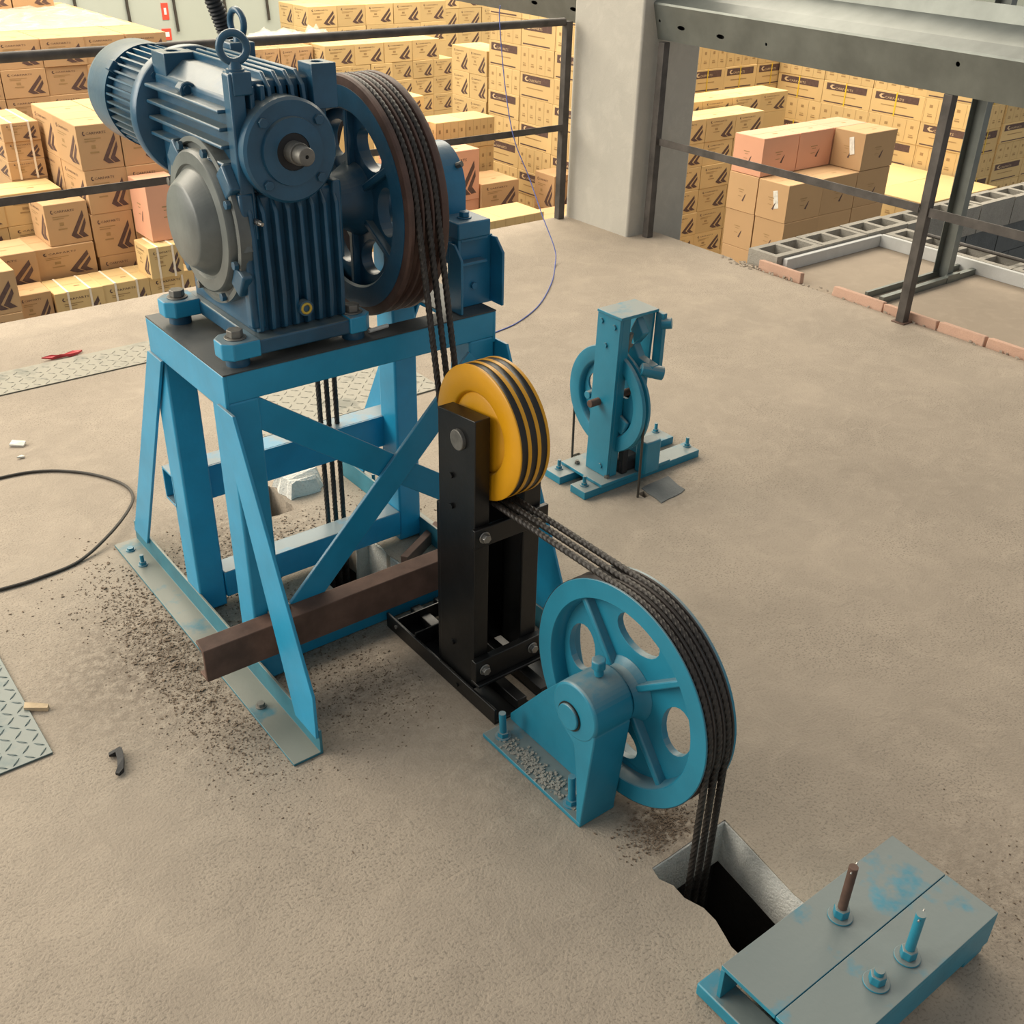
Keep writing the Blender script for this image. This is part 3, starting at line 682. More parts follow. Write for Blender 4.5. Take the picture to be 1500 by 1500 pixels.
MB().hexbolt((1.49,2.065,0.895), (0,-1,0), 0.009, 0.007, False).build('post_bolt', B2, bp)

# ================================================================== BLACK DEFLECTOR STAND + YELLOW PULLEY
YY, YZ, YR = 1.706, 0.702, 0.1565
bs = thing('deflector_stand', 'black painted steel channel stand holding the yellow pulley', 'stand', (1.29, 1.75, 0))
BK = M['black']
def upright(x0, x1, y0, y1, z0, z1, web_out):
    # channel: web on the outer side, flanges toward -y / +y
    t = 0.006
    if web_out < 0:
        pts = [(x0,y0),(x1,y0),(x1,y0+t),(x0+t,y0+t),(x0+t,y1-t),(x1,y1-t),(x1,y1),(x0,y1)]
    else:
        pts = [(x1,y0),(x0,y0),(x0,y0+t),(x1-t,y0+t),(x1-t,y1-t),(x0,y1-t),(x0,y1),(x1,y1)]
    return MB().poly(pts, 'z', z0, z1)
u1 = MB().poly([(1.195,1.648),(1.236,1.648),(1.236,1.79),(1.195,1.79)], 'z', 0.036, 0.765)
for i, v in enumerate(u1.v):
    if v[2] > 0.7: u1.v[i] = (v[0], v[1], 0.766 if v[1] < 1.7 else 0.750)
u1.build('upright', BK, bs, bevel=0.002)
upright(1.336, 1.385, 1.648, 1.790, 0.036, 0.745, 1).build('upright', BK, bs, bevel=0.002)
MB().box(1.198, 1.212, 1.790, 1.806, 0.036, 0.50).build('stiffener', BK, bs, bevel=0.002)
# base: two angles along y plus cross pieces
MB().poly([(1.182,0.0),(1.30,0.0),(1.30,0.007),(1.189,0.007),(1.189,0.046),(1.182,0.046)], 'y', 1.545, 2.035).build('base_angle', BK, bs, bevel=0.002)
MB().poly([(1.445,0.0),(1.33,0.0),(1.33,0.007),(1.438,0.007),(1.438,0.046),(1.445,0.046)], 'y', 1.545, 2.035).build('base_angle', BK, bs, bevel=0.002)
MB().box(1.255, 1.285, 1.55, 2.03, 0.007, 0.036).build('base_rail', BK, bs, bevel=0.002)
MB().box(1.33, 1.36, 1.55, 2.03, 0.007, 0.036).build('base_rail', BK, bs, bevel=0.002)
MB().box(1.189, 1.438, 1.90, 1.905, 0.007, 0.055).box(1.189, 1.438, 1.985, 1.990, 0.007, 0.05).build('base_cross_bar', BK, bs, bevel=0.001)
# cross straps bolted to the uprights
MB().box(1.186, 1.40, 1.635, 1.648, 0.452, 0.502).build('cross_strap', BK, bs, bevel=0.002)
MB().box(1.186, 1.40, 1.615, 1.648, 0.062, 0.070).box(1.186, 1.40, 1.628, 1.648, 0.070, 0.132).build('cross_strap', BK, bs, bevel=0.002)
for (x, y, z) in ((1.213,1.635,0.478),(1.212,1.628,0.103),(1.360,1.628,0.103),(1.362,1.635,0.478)):
    MB().hexbolt((x,y,z), (0,-1,0), 0.011, 0.010, True).build('strap_bolt', M['steel'], bs, bevel=0.001)
for (y, z) in ((1.735,0.52),(1.735,0.13),(1.735,0.60)):
    MB().hexbolt((1.195,y,z), (-1,0,0), 0.007, 0.006, False).build('side_bolt', BK, bs)
for (y, z) in ((1.985,0.028),(1.70,0.022)):
    MB().hexbolt((1.182,y,z), (-1,0,0), 0.005, 0.004, False).build('side_bolt', M['steel'] if y > 1.8 else BK, bs)
MB().cyl((1.186,YY,YZ), (1.40,YY,YZ), 0.0245, 28).build('axle', M['dullsteel'], bs, bevel=0.002)
# yellow pulley
yp = thing('deflector_pulley', 'bright yellow three-groove deflector pulley with black grooves', 'pulley', (1.284, YY, YZ-YR))
x0, x1 = 1.2425, 1.3255
prof = [(x0+0.004,0.095),(x0,0.100),(x0,YR-0.003),(x0+0.002,YR)]
for x in RX: prof += [(x-0.0085,YR),(x-0.0085,YR-0.003),(x+0.0085,YR-0.003),(x+0.0085,YR)]
prof += [(x1-0.002,YR),(x1,YR-0.003),(x1,0.100),(x1-0.004,0.095),(x1-0.025,0.090),(x0+0.025,0.090)]
MB().lathe(prof, 'x', (YY,YZ), 80, True).build('rim', M['yellow'], yp)
for x in RX:
    MB().lathe([(x-0.0083,YR-0.0031),(x-0.0083,YR-0.0012),(x-0.006,YR-0.0025),(x+0.006,YR-0.0025),(x+0.0083,YR-0.0012),(x+0.0083,YR-0.0031)], 'x', (YY,YZ), 80, True).build('groove', M['groove'], yp)
MB().lathe([(x0+0.006,0.025),(x0+0.006,0.085),(x0+0.012,0.096),(x1-0.014,0.096),(x1-0.010,0.085),(x1-0.012,0.025)], 'x', (YY,YZ), 64, True).build('web', M['yellow'], yp)
MB().lathe([(1.2385,0.0248),(1.2385,0.034),(x0+0.02,0.040),(x1-0.02,0.050),(1.3335,0.045),(1.3335,0.0248)], 'x', (YY,YZ), 40, True).build('hub', M['yellow'], yp)

# ================================================================== LOW BLUE PULLEY + BRACKET
PY, PZ, PR = 1.209, 0.2975, 0.2565
lp = thing('diverting_pulley', 'large light blue spoked pulley beside the rope opening', 'pulley', (1.284, PY, PZ-PR))
x0, x1 = 1.2425, 1.330
PB = M['pulley_blue']
prof = [(x0+0.002,0.212),(x0,0.214),(x0,PR-0.002),(x0+0.002,PR),(1.2455,PR)]
for x in RX: prof += [(x-0.0098,PR-0.001),(x-0.007,PR-0.009),(x,PR-0.0135),(x+0.007,PR-0.009),(x+0.0098,PR-0.001)]
prof += [(x1-0.003,PR),(x1,PR-0.003),(x1,0.214),(x1-0.006,0.208),(x0+0.03,0.205)]
MB().lathe(prof, 'x', (PY,PZ), 96, True).build('rim', PB, lp)
for x in RX:
    MB().lathe([(x-0.0098,PR-0.0008),(x-0.0072,PR-0.0084),(x,PR-0.0129),(x+0.0072,PR-0.0084),(x+0.0098,PR-0.0008),(x+0.0125,PR+0.0006),(x+0.0072,PR-0.010),(x,PR-0.0145),(x-0.0072,PR-0.010),(x-0.0125,PR+0.0006)], 'x', (PY,PZ), 96, True).build('groove', M['rim_dark'], lp)
# seen from -x: image-right is -y ; holes between four ribs
def hole_at(deg, rr, ra, rt):
    a = math.radians(deg); return circ((PY-rr*math.cos(a), PZ+rr*math.sin(a)), ra, 22, rt, 0, PI-a)
holes = [hole_at(84, 0.148, 0.042, 0.062), hole_at(-6, 0.148, 0.042, 0.062), hole_at(-96, 0.148, 0.042, 0.062), hole_at(174, 0.148, 0.042, 0.062)]
MB().poly(circ((PY,PZ), 0.209, 72), 'x', 1.276, 1.292, holes).build('web', PB, lp, bevel=0.004)
for deg in (129, 39, -51, -141):
    a = math.radians(deg); d = Vector((0, -math.cos(a), math.sin(a))); t = Vector((0, math.sin(a), math.cos(a)))
    MB().obox(Vector((1.270,PY,PZ))+d*0.135, d, (1,0,0), t, 0.080, 0.015, 0.008).build('spoke_rib', PB, lp, bevel=0.004)
MB().lathe([(1.243,0.0),(1.243,0.056),(1.262,0.062),(1.275,0.075),(1.295,0.07),(1.322,0.058),(1.322,0.0)], 'x', (PY,PZ), 40).build('hub', PB, lp)

br = thing('pulley_bracket', 'light blue angle bracket bolted to the floor in front of the low pulley', 'bracket', (1.18, 1.3, 0))
# base plate and gusset web, boss with shaft
MB().poly([(1.135,1.175),(1.236,1.175),(1.236,1.53),(1.135,1.53)], 'z', 0.0, 0.012).build('base_plate', M['hitch_blue'], br, bevel=0.003)
web = [(1.178,0.012)]
def bez(a, b, c, n=10): return [((1-t)**2*a[0]+2*t*(1-t)*b[0]+t*t*c[0], (1-t)**2*a[1]+2*t*(1-t)*b[1]+t*t*c[1]) for t in [i/n for i in range(n+1)]]
MB().poly([(1.176,0.0)]+bez((1.190,0.012),(1.196,0.14),(1.215,0.215))+[(1.27,0.25),(1.25,0.29),(1.165,0.29),(1.152,0.27)], 'x', 1.136, 1.236).build('column', PB, br, bevel=0.004)
MB().poly([(1.19,0.012),(1.53,0.012),(1.53,0.03),(1.416,0.175),(1.33,0.275),(1.25,0.335),(1.19,0.33)], 'x', 1.218, 1.238).build('back_plate', PB, br, bevel=0.002)
boss = [(PY-0.062,0.215)]+[(PY+0.062*math.cos(t)+0.004, PZ+0.010+0.062*math.sin(t)) for t in [PI-PI*i/18 for i in range(19)]]+[(1.33,0.215),(1.30,0.19)]
MB().cyl((1.135,PY+0.008,PZ), (1.240,PY+0.008,PZ), 0.068, 48).build('boss', PB, br, bevel=0.006)
MB().cyl((1.128,PY+0.02,PZ-0.018), (1.245,PY+0.02,PZ-0.018), 0.030, 32).build('shaft_end', PB, br, bevel=0.002)
MB().lathe([(1.1345,0.0305),(1.1345,0.0335),(1.1325,0.0335),(1.1325,0.0305)], 'x', (PY+0.02,PZ-0.018), 32, True).build('shaft_gap', M['groove'], br)
MB().cyl((1.195,PY+0.005,PZ+0.070), (1.193,PY+0.006,PZ+0.092), 0.010, 12).hexbolt((1.193,PY+0.006,PZ+0.090), (-0.05,0,1), 0.0165, 0.022, False).build('grease_cap', PB, br, bevel=0.003)
for (x, y, h) in ((1.168,1.492,0.085),(1.160,1.232,0.095)):
    MB().hexbolt((x,y,0.012), (0,0,1), 0.014, 0.012, True).cyl((x,y,0.024), (x-0.004,y,h), 0.0085, 10).build('anchor_bolt', PB, br)
# concrete crumbs on the bracket base
mb = MB()
for i in range(420):
    y = random.gauss(1.36, 0.07); x = random.gauss(1.165, 0.014)
    if not (1.137 < x < 1.222 and 1.20 < y < 1.50): continue
    s_ = random.uniform(0.001, 0.0035)
    mb.obox((x,y,0.012+s_*0.5), (1,random.random(),0), (-random.random(),1,0), (0,0,1), s_, s_, s_*0.4)
tag(mb.build('mortar_spill', M['block'], smooth=0), 'pale mortar spill on the foot of the low blue bracket', 'rubble', kind='stuff')

# ================================================================== HOIST ROPES
RR = 0.0078
def arc(c, r, a0, a1, n): return [(c[0]+r*math.cos(a0+(a1-a0)*i/n), c[1]+r*math.sin(a0+(a1-a0)*i/n)) for i in range(n+1)]
def tang(c1, r1, c2, r2, side1, side2):
    """line tangent to two circles; returns touching points"""
    d = Vector((c2[0]-c1[0], c2[1]-c1[1])); L = d.length; d /= L; n = Vector((-d.y, d.x))
    k = (side1*r1-side2*r2)/L; s_ = math.sqrt(max(0, 1-k*k))
    nn = d*k+n*s_
    # choose normals so that p_i = c_i + side_i*r_i*nn
    return (c1[0]+side1*r1*nn.x, c1[1]+side1*r1*nn.y), (c2[0]+side2*r2*nn.x, c2[1]+side2*r2*nn.y)
rs, ry, rp = SR-0.0075, YR+0.0035, PR-0.0055
cs, cyel, cpl = (AY, AZ), (YY, YZ), (PY, PZ)
# sheave (far side up, over the top, down the near side) -> far side of yellow, under it -> over the low pulley -> down
cands = []
for s1 in (1, -1):
    for s2 in (1, -1): cands.append((s1, s2, tang(cs, rs, cyel, ry, s1, s2)))
# near side of sheave (-y) to far side of yellow (+y): crossing tangent
best = max((c for c in cands if c[0] != c[1]), key=lambda c: -c[2][0][0]+c[2][1][0])
tA, tB = best[2]
cands = [(s1, s2, tang(cyel, ry, cpl, rp, s1, s2)) for s1 in (1, -1) for s2 in (1, -1)]
best2 = min((c for c in cands if c[0] != c[1]), key=lambda c: c[2][0][1]-c[2][1][1])
tC, tD = best2[2]
def ang(c, p): return math.atan2(p[1]-c[1], p[0]-c[0])
yz = [(AY+rs, -2.2), (AY+rs, 0.2), (AY+rs, 0.8)]
a1 = ang(cs, tA);  a1 = a1 if a1 > 0 else a1+2*PI
yz += arc(cs, rs, 0, a1, 60)
aB = ang(cyel, tB); aC = ang(cyel, tC)
while aC > aB: aC -= 2*PI
yz += arc(cyel, ry, aB, aC, 40)
aD = ang(cpl, tD); aE = PI
while aE < aD: aE += 2*PI
yz += arc(cpl, rp, aD, aE, 50)
yz += [(PY-rp, 0.0), (PY-rp, -2.2)]
def resample(P, step):
    out = [Vector(P[0])]
    for a, b in zip(P, P[1:]):
        a, b = Vector(a), Vector(b); L = (b-a).length; n = max(1, int(round(L/step)))
        for i in range(1, n+1): out.append(a+(b-a)*i/n)
    return out
ordn = ['nearest the gear case', 'running between the two others', 'farthest from the gear case']
for k, x in enumerate(RX):
    P = [p for p in resample([(x, a, b) for a, b in yz], 0.0085)]
    o = MB().tube(P, RR, 18, lobes=6, pitch=0.085, amp=0.22).build('hoist_rope', M['rope'], smooth=50)
    tag(o, 'dark greasy wire hoist rope over the sheave and both pulleys, '+ordn[k], 'rope', 'hoist ropes')

# ================================================================== OVERSPEED GOVERNOR
GV = M['gov_blue']; gy, gz, gr = 2.325, 0.300, 0.181
gv = thing('overspeed_governor', 'small light blue overspeed governor with a wheel in an upright frame', 'governor', (2.33, 2.34, 0))
# base: two channel rails along x, plate across
for (y0, y1) in ((2.243, 2.318), (2.372, 2.452)):
    MB().box(2.075, 2.615, y0, y1, 0.0, 0.028).build('base_rail', GV, gv, bevel=0.002)
MB().box(2.14, 2.46, 2.235, 2.445, 0.028, 0.040).build('base_plate', GV, gv, bevel=0.002)
for (x, y) in ((2.115,2.425),(2.108,2.285),(2.59,2.44),(2.60,2.29)):
    MB().hexbolt((x,y,0.028), (0,0,1), 0.011, 0.009, True, 0.022).build('anchor_bolt', GV, gv)
for (x, y) in ((2.175,2.40),(2.19,2.265),(2.42,2.41)):
    MB().hexbolt((x,y,0.040), (0,0,1), 0.010, 0.008, False, 0.004).build('plate_bolt', M['dullsteel'], gv)
# near upright
MB().poly([(2.262,0.040),(2.368,0.040),(2.355,0.60),(2.250,0.60)], 'x', 2.185, 2.197).build('upright', GV, gv, bevel=0.002)
MB().poly([(2.262,0.040),(2.274,0.040),(2.262,0.60),(2.250,0.60)], 'x', 2.197, 2.230).build('upright_flange', GV, gv, bevel=0.002)
MB().poly([(2.262,0.27),(2.368,0.27),(2.350,0.60),(2.250,0.60)], 'x', 2.325, 2.335).build('rear_upright', GV, gv, bevel=0.002)
MB().poly([(2.262,0.040),(2.368,0.040),(2.368,0.30),(2.262,0.30)], 'x', 2.325, 2.335).build('rear_upright', GV, gv, bevel=0.002)
MB().box(2.180, 2.340, 2.240, 2.355, 0.600, 0.610).build('top_plate', GV, gv, bevel=0.002)
for (y, z) in ((2.335,0.575),(2.275,0.57),(2.31,0.50)):
    MB().hexbolt((2.185,y,z), (-1,0,0), 0.009, 0.006, False).build('frame_bolt', GV, gv)
MB().hexbolt((2.185,2.295,0.075), (-1,0,0), 0.009, 0.005, False).build('frame_bolt', GV, gv)
# wheel
whl = MB().lathe([(2.215,0.132),(2.213,0.135),(2.213,gr-0.003),(2.217,gr),(2.224,gr),(2.230,gr-0.014),(2.236,gr),(2.244,gr),(2.248,gr-0.003),(2.248,0.135),(2.240,0.128),(2.222,0.128)], 'x', (gy,gz), 64, True).build('wheel', GV, gv)
hs = [circ((gy+0.083*math.cos(a), gz+0.083*math.sin(a)), 0.030, 16, 0.036, 0, a) for a in (0.3, 2.4, 4.5)]
MB().poly(circ((gy,gz), 0.130, 48), 'x', 2.235, 2.243, hs).build('wheel_web', GV, whl)
MB().lathe([(2.205,0.0),(2.205,0.030),(2.23,0.036),(2.25,0.036),(2.25,0.0)], 'x', (gy,gz), 24).build('wheel_hub', GV, whl)
MB().cyl((2.20,gy+0.075,gz-0.01), (2.236,gy+0.075,gz-0.01), 0.014, 14).build('weight_pin', GV, whl, bevel=0.002)
MB().obox((2.226,gy-0.05,gz-0.06), (0,1,0.4), (1,0,0), (0,-0.4,1), 0.05, 0.008, 0.03).build('fly_weight', GV, whl, bevel=0.008)
MB().torus((2.224,gy-0.03,gz-0.085), (1,0,0), 0.035, 0.004, 24, 8).build('weight_spring', M['steel'], whl)
MB().cyl((2.145,gy,gz), (2.34,gy,gz), 0.013, 14).build('axle', M['rust'], gv, bevel=0.002)
# catch arm, jaw and spring at the upper right
MB().poly([(2.225,0.545),(2.262,0.590),(2.285,0.545),(2.262,0.50),(2.235,0.465),(2.175,0.455),(2.165,0.425),(2.180,0.412),(2.225,0.420),(2.262,0.445),(2.30,0.47)], 'x', 2.262, 2.292).build('catch_arm', GV, gv, bevel=0.004)
MB().cyl((2.245,2.205,0.44), (2.305,2.165,0.425), 0.021, 16, 0.023).build('rope_jaw', GV, gv, bevel=0.003)
MB().cyl((2.34,2.225,0.565), (2.36,2.20,0.57), 0.018, 14).build('pivot_nut', GV, gv, bevel=0.002)
MB().box(2.335, 2.352, 2.215, 2.25, 0.42, 0.60).build('switch_bracket', GV, gv, bevel=0.002)
MB().cyl((2.24,2.27,0.48), (2.24,2.255,0.545), 0.008, 10).cyl((2.25,2.30,0.51), (2.25,2.26,0.50), 0.007, 10).build('spring_rod', M['dullsteel'], gv)
MB().box(2.30, 2.37, 2.20, 2.25, 0.04, 0.16).build('switch_box', GV, gv, bevel=0.006)
MB().obox((2.29,2.285,0.065), (1,0,0), (0,1,0), (0,0,1), 0.05, 0.03, 0.026).build('bearing_block', M['rubber'], gv, bevel=0.012)
MB().box(2.245, 2.27, 2.25, 2.275, 0.04, 0.13).build('spacer', M['rubber'], gv, bevel=0.004)
# governor rope loop
gp = [(2.23, gy-gr+0.012, -1.9), (2.23, gy-gr+0.012, gz)]+[(2.23, gy+(gr-0.012)*math.cos(t), gz+(gr-0.012)*math.sin(t)) for t in [PI-PI*i/30 for i in range(31)]]+[(2.23, gy+gr-0.012, -1.9)]
gp = [(2.23+(0.035 if False else (0.03*max(0, (0.25-p[2]))/0.25 if p[2] > 0 else 0.03)), p[1], p[2]) for p in gp]
tag(MB().tube(resample(gp, 0.03), 0.0042, 8).build('governor_rope', M['cable']), 'thin dark rope looped over the governor wheel', 'rope')
tag(MB().poly(jag([(2.285,2.19),(2.42,2.20),(2.40,2.10),(2.27,2.08)], 0.006), 'z', 0.0, 0.003).build('rag', M['block_dark'], smooth=0), 'dark grey scrap sheet on the floor beside the governor rope', 'scrap')

# ================================================================== ROPE HITCH (lower right)
hb = thing('rope_hitch_beam', 'dusty blue pair of steel channels with rope studs over the floor opening', 'beam', (1.31, 0.59, 0))
HB = M['hitch_blue']; hz = 0.118; hy0, hy1 = 0.474, 0.707; hx0, hx1 = 1.055, 1.555; seam = 0.585
for (a, b, s_) in ((hy0, seam-0.0008, -1), (seam+0.0008, hy1, 1)):
    mb = MB().box(hx0, hx1, a, b, hz-0.010, hz)
    if s_ < 0: mb.box(hx0, hx1, a, a+0.009, 0.034, hz-0.010)
    else: mb.box(hx0, hx1, b-0.009, b, 0.034, hz-0.010)
    mb.build('channel', HB, hb, bevel=0.001)
MB().box(1.045, 1.10, 0.44, 0.745, 0.004, 0.034).build('bearer', HB, hb, bevel=0.003)
MB().box(1.49, 1.553, 0.478, 0.70, 0.004, 0.034).build('bearer', HB, hb, bevel=0.003)
MB().box(1.00, 1.16, 0.42, 0.62, 0.0, 0.004).build('shim_plate', HB, hb)
for (x, y, h, tilt, mt) in ((1.309,0.647,0.105,(0.10,0.02),'rust'),(1.334,0.520,0.088,(0.09,0.02),'hitch'),(1.246,0.522,0.010,(0,0),'hitch')):
    s0 = MB().cyl((x,y,hz), (x,y,hz+0.004), 0.0235, 24).build('washer', HB, hb, bevel=0.001)
    MB().cyl((x,y,hz+0.004), (x,y,hz+0.024), 0.0155, 6).build('nut', HB, hb, bevel=0.002)
    top = (x+tilt[0]*h*0.35, y+tilt[1]*h*0.35, hz+0.024+h)
    MB().cyl((x,y,hz+0.02), top, 0.0088, 12).build('rope_stud', M['rust'] if mt == 'rust' else HB, hb)
    if h > 0.05: MB().cyl(Vector(top)-Vector((0.013,0.004,0.006)), Vector(top)+Vector((0.016,0.004,-0.004)), 0.0018, 6).build('split_pin', M['steel'], hb)

# ================================================================== LOOSE THINGS ON THE FLOOR
# dark cable loop at the left
cp = [(-0.2,3.42),(0.25,3.50),(0.568,3.488),(0.692,3.458),(0.783,3.388),(0.846,3.302),(0.885,3.204),(0.882,3.118),(0.831,3.01),(0.731,2.90),(0.613,2.83),(0.495,2.81),(0.386,2.814),(0.1,2.85)]
def spline(P, n=14):
    out = []
    for i in range(len(P)-1):
        p0, p1, p2, p3 = [Vector(P[min(max(j, 0), len(P)-1)]) for j in (i-1, i, i+1, i+2)]
        for k in range(n):
            t = k/n; out.append(0.5*((2*p1)+(p2-p0)*t+(2*p0-5*p1+4*p2-p3)*t*t+(3*p1-p0-3*p2+p3)*t**3))
    out.append(Vector(P[-1])); return out
tag(MB().tube(spline([(a, b, 0.0053+(0.016 if 0.7 < a and b < 3.1 else 0)) for a, b in cp]), 0.0048, 8).build('loose_cable', M['cable']), 'dark cable lying in a wide loop on the floor at the left', 'cable')
# thin blue wire hanging from the railing down to the floor
import_wire = [(3.715,4.915,1.20),(3.715,4.918,1.125),(3.68,4.82,0.84),(3.655,4.70,0.58),(3.70,4.61,0.375),(3.67,4.45,0.21),(3.65,4.31,0.065),(3.592,4.233,0.004),(3.397,4.025,0.003),(3.14,3.805,0.003),(2.915,3.677,0.003),(2.75,3.631,0.003),(2.55,3.60,0.003)]
tag(MB().tube(spline(import_wire, 8), 0.0028, 6).build('thin_wire', M['wire_blue']), 'thin blue wire hanging from the far railing to the floor', 'wire')
# scraps
def scrap(name, label, mat, pts, z=0.004, cat='scrap', h=0.006, lift=0):
    mb = MB().poly(pts, 'z', 0.0006, h)
    for i, v in enumerate(mb.v): mb.v[i] = (v[0], v[1], v[2]+random.uniform(0, lift))
    return tag(mb.build(name, mat, smooth=0), label, cat)
scrap('plastic_scrap', 'crumpled red plastic scrap on the dusty strip at the left', M['red'], [(0.99,4.435),(1.03,4.422),(1.06,4.42),(1.10,4.41),(1.135,4.425),(1.16,4.445),(1.12,4.44),(1.08,4.432),(1.03,4.438)], h=0.008, lift=0.012)
scrap('paper_scrap', 'white paper scrap on the floor near the left edge', M['white'], [(0.66,3.71),(0.70,3.68),(0.715,3.70),(0.68,3.745)], lift=0.008)
scrap('paper_scrap', 'smaller white paper scrap beside the cable loop', M['white'], [(0.655,3.60),(0.68,3.595),(0.675,3.615)], lift=0.004)
scrap('rubber_scrap', 'bent black rubber strip on the floor in front of the frame', M['rubber'], [(0.402,1.985),(0.428,1.985),(0.432,1.978),(0.424,1.945),(0.412,1.915),(0.398,1.905),(0.392,1.912),(0.402,1.925),(0.410,1.950),(0.415,1.973),(0.400,1.976)], h=0.010, lift=0.006)
scrap('wood_chip', 'small pale wood chip next to the green checker plate', M['wood'], [(0.300,2.275),(0.345,2.235),(0.338,2.222),(0.292,2.255)], h=0.012)
# lump of white plaster beside the far hole
mb = MB()
random.seed(3)
pts = jag([(1.29,2.80),(1.28,2.92),(1.40,2.95),(1.44,2.87),(1.40,2.80)], 0.008, 0.02)
mb.poly(pts, 'z', 0.001, 0.045)
for i, v in enumerate(mb.v):
    if v[2] > 0.02: mb.v[i] = (v[0]+(1.36-v[0])*0.2, v[1]+(2.87-v[1])*0.2, v[2]+random.uniform(-0.012, 0.012))
tag(mb.build('plaster_lump', M['pit_plaster'], smooth=0), 'broken lump of white plaster on the floor under the frame', 'rubble')
tag(MB().obox((1.47,2.30,0.022), (1,0.55,0), (-0.55,1,0), (0,0,1), 0.11, 0.012, 0.02).build('timber_offcut', M['rust'], bevel=0.002), 'dark bar end lying beside the hole under the frame', 'scrap')
# grit around the frame base
mb = MB()
random.seed(11)
def grit_patch(n, cx, cy, sx, sy, smin, smax):
    for i in range(n):
        x, y = random.gauss(cx, sx), random.gauss(cy, sy)
        if 1.09 < x < 1.45 and 2.08 < y < 2.99 and not (y > 2.58 and y < 2.72): continue
        if 1.15 < x < 1.42 and 0.6 < y < 1.02: continue
        if 0.727 < x < 0.81 and 1.70 < y < 2.86: continue
        if 1.14 < x < 1.48 and 1.17 < y < 2.05: continue
        s_ = random.uniform(smin, smax)
        a = random.random()*6.28
        mb.obox((x,y,s_*0.35), (math.cos(a),math.sin(a),random.uniform(-.3,.3)), (-math.sin(a),math.cos(a),0), (0,0,1), s_*random.uniform(.6,1.6), s_*0.6, s_*0.5)
grit_patch(2600, 0.65, 2.27, 0.055, 0.24, 0.0006, 0.0022)
grit_patch(160, 0.68, 2.3, 0.04, 0.24, 0.002, 0.0045)
grit_patch(1400, 1.05, 2.62, 0.25, 0.10, 0.0008, 0.003)
grit_patch(900, 0.95, 2.20, 0.10, 0.20, 0.0008, 0.003)
grit_patch(900, 0.68, 1.90, 0.06, 0.14, 0.0006, 0.0018)
grit_patch(900, 1.02, 1.84, 0.10, 0.10, 0.0006, 0.0018)
grit_patch(700, 1.28, 1.07, 0.05, 0.03, 0.0007, 0.0025)
grit_patch(250, 1.75, 0.45, 0.12, 0.12, 0.0006, 0.002)
tag(mb.build('loose_grit', M['grit'], smooth=0), 'loose grit and mortar crumbs scattered round the frame feet', 'rubble', kind='stuff')

# trowel ridges left in the screed, parts of the floor
RIDGES = [[(0.728,1.256),(0.8,1.228),(0.884,1.226),(0.959,1.208),(1.043,1.199),(1.112,1.186)],[(0.893,1.033),(0.939,1.023),(0.988,1.012),(1.045,1.005),(1.112,0.997),(1.152,1.003),(1.165,1.023)],
 [(0.573,1.35),(0.635,1.325),(0.69,1.284),(0.725,1.238)],[(0.838,1.5),(0.916,1.481),(0.989,1.48),(1.072,1.502)],[(3.253,1.989),(3.407,2.009),(3.548,1.984),(3.582,1.916)],[(3.501,2.108),(3.676,2.103),(3.739,2.02)],
 [(2.437,1.839),(2.512,1.76),(2.62,1.709),(2.748,1.699)],[(2.858,1.539),(3.008,1.486),(3.073,1.402)]]
for P in RIDGES:
    Q = spline([(a, b, 0.0) for a, b in P], 8); mb = MB(); n = len(Q)
    for i, p in enumerate(Q):
        T = (Q[min(i+1, n-1)]-Q[max(i-1, 0)]).normalized(); s_ = Vector((-T.y, T.x, 0)); e = math.sin(PI*i/(n-1))**0.5*random.uniform(.7, 1.2)
        mb.v += [tuple(p-s_*0.012*e-Vector((0,0,.0006))), tuple(p+Vector((0,0,.0014*e))), tuple(p+s_*0.008*e-Vector((0,0,.0006)))]
    for i in range(n-1):
        for k in range(2): mb.f.append((3*i+k, 3*i+k+1, 3*i+k+4, 3*i+k+3))
    mb.build('trowel_ridge', M['slab'], floor, smooth=60)
tag(MB().cyl((1.176,2.045,0.8485), (1.232,2.052,0.8485), 0.005, 8).build('steel_pin', M['white']), 'small pale pin lying on the deck at the right front foot', 'pin')

# ================================================================== CARTONS IN THE HALL
random.seed(21)
def text_mesh(body):
    cu = bpy.data.curves.new('t', 'FONT'); cu.body = body; cu.size = 1.0; cu.resolution_u = 1
    o = bpy.data.objects.new('t', cu); COL.objects.link(o)
    bpy.context.view_layer.update()
    me = bpy.data.meshes.new_from_object(o.evaluated_get(bpy.context.evaluated_depsgraph_get()))
    bpy.data.objects.remove(o)
    v = [tuple(p.co[:2]) for p in me.vertices]; f = [tuple(p.vertices) for p in me.polygons]
    wd = max(p[0] for p in v)-min(p[0] for p in v)
    bpy.data.meshes.remove(me); bpy.data.curves.remove(cu)
    return v, f, wd
TXT = text_mesh('CARPARTS')
CH1 = [(.87,.78),(.52,.20),(.64,.11),(.78,.11),(.655,.24),(.885,.64)]
CH2 = [(.90,.59),(.70,.22),(.80,.12),(.93,.13),(.82,.26),(.91,.46)]
LOGO = [(0,.5),(.35,1),(1,.95),(.6,.7),(.45,.5),(.6,.25),(1.1,.2),(1.1,0),(.5,-.05),(.2,.15)]
def face_frames(w, d, h):
    """(-y face, -x face) as (origin, u, v, width)"""
    e = 0.0015
    return [(Vector((0,-e,0)), Vector((1,0,0)), w), (Vector((-e,d,0)), Vector((0,-1,0)), d)]
def put_poly(mb, fr, h, pts):
    o, u, wd = fr
    mb.add([o+u*(p[0]*wd)+Vector((0,0,p[1]*h)) for p in pts], [tuple(range(len(pts)))])
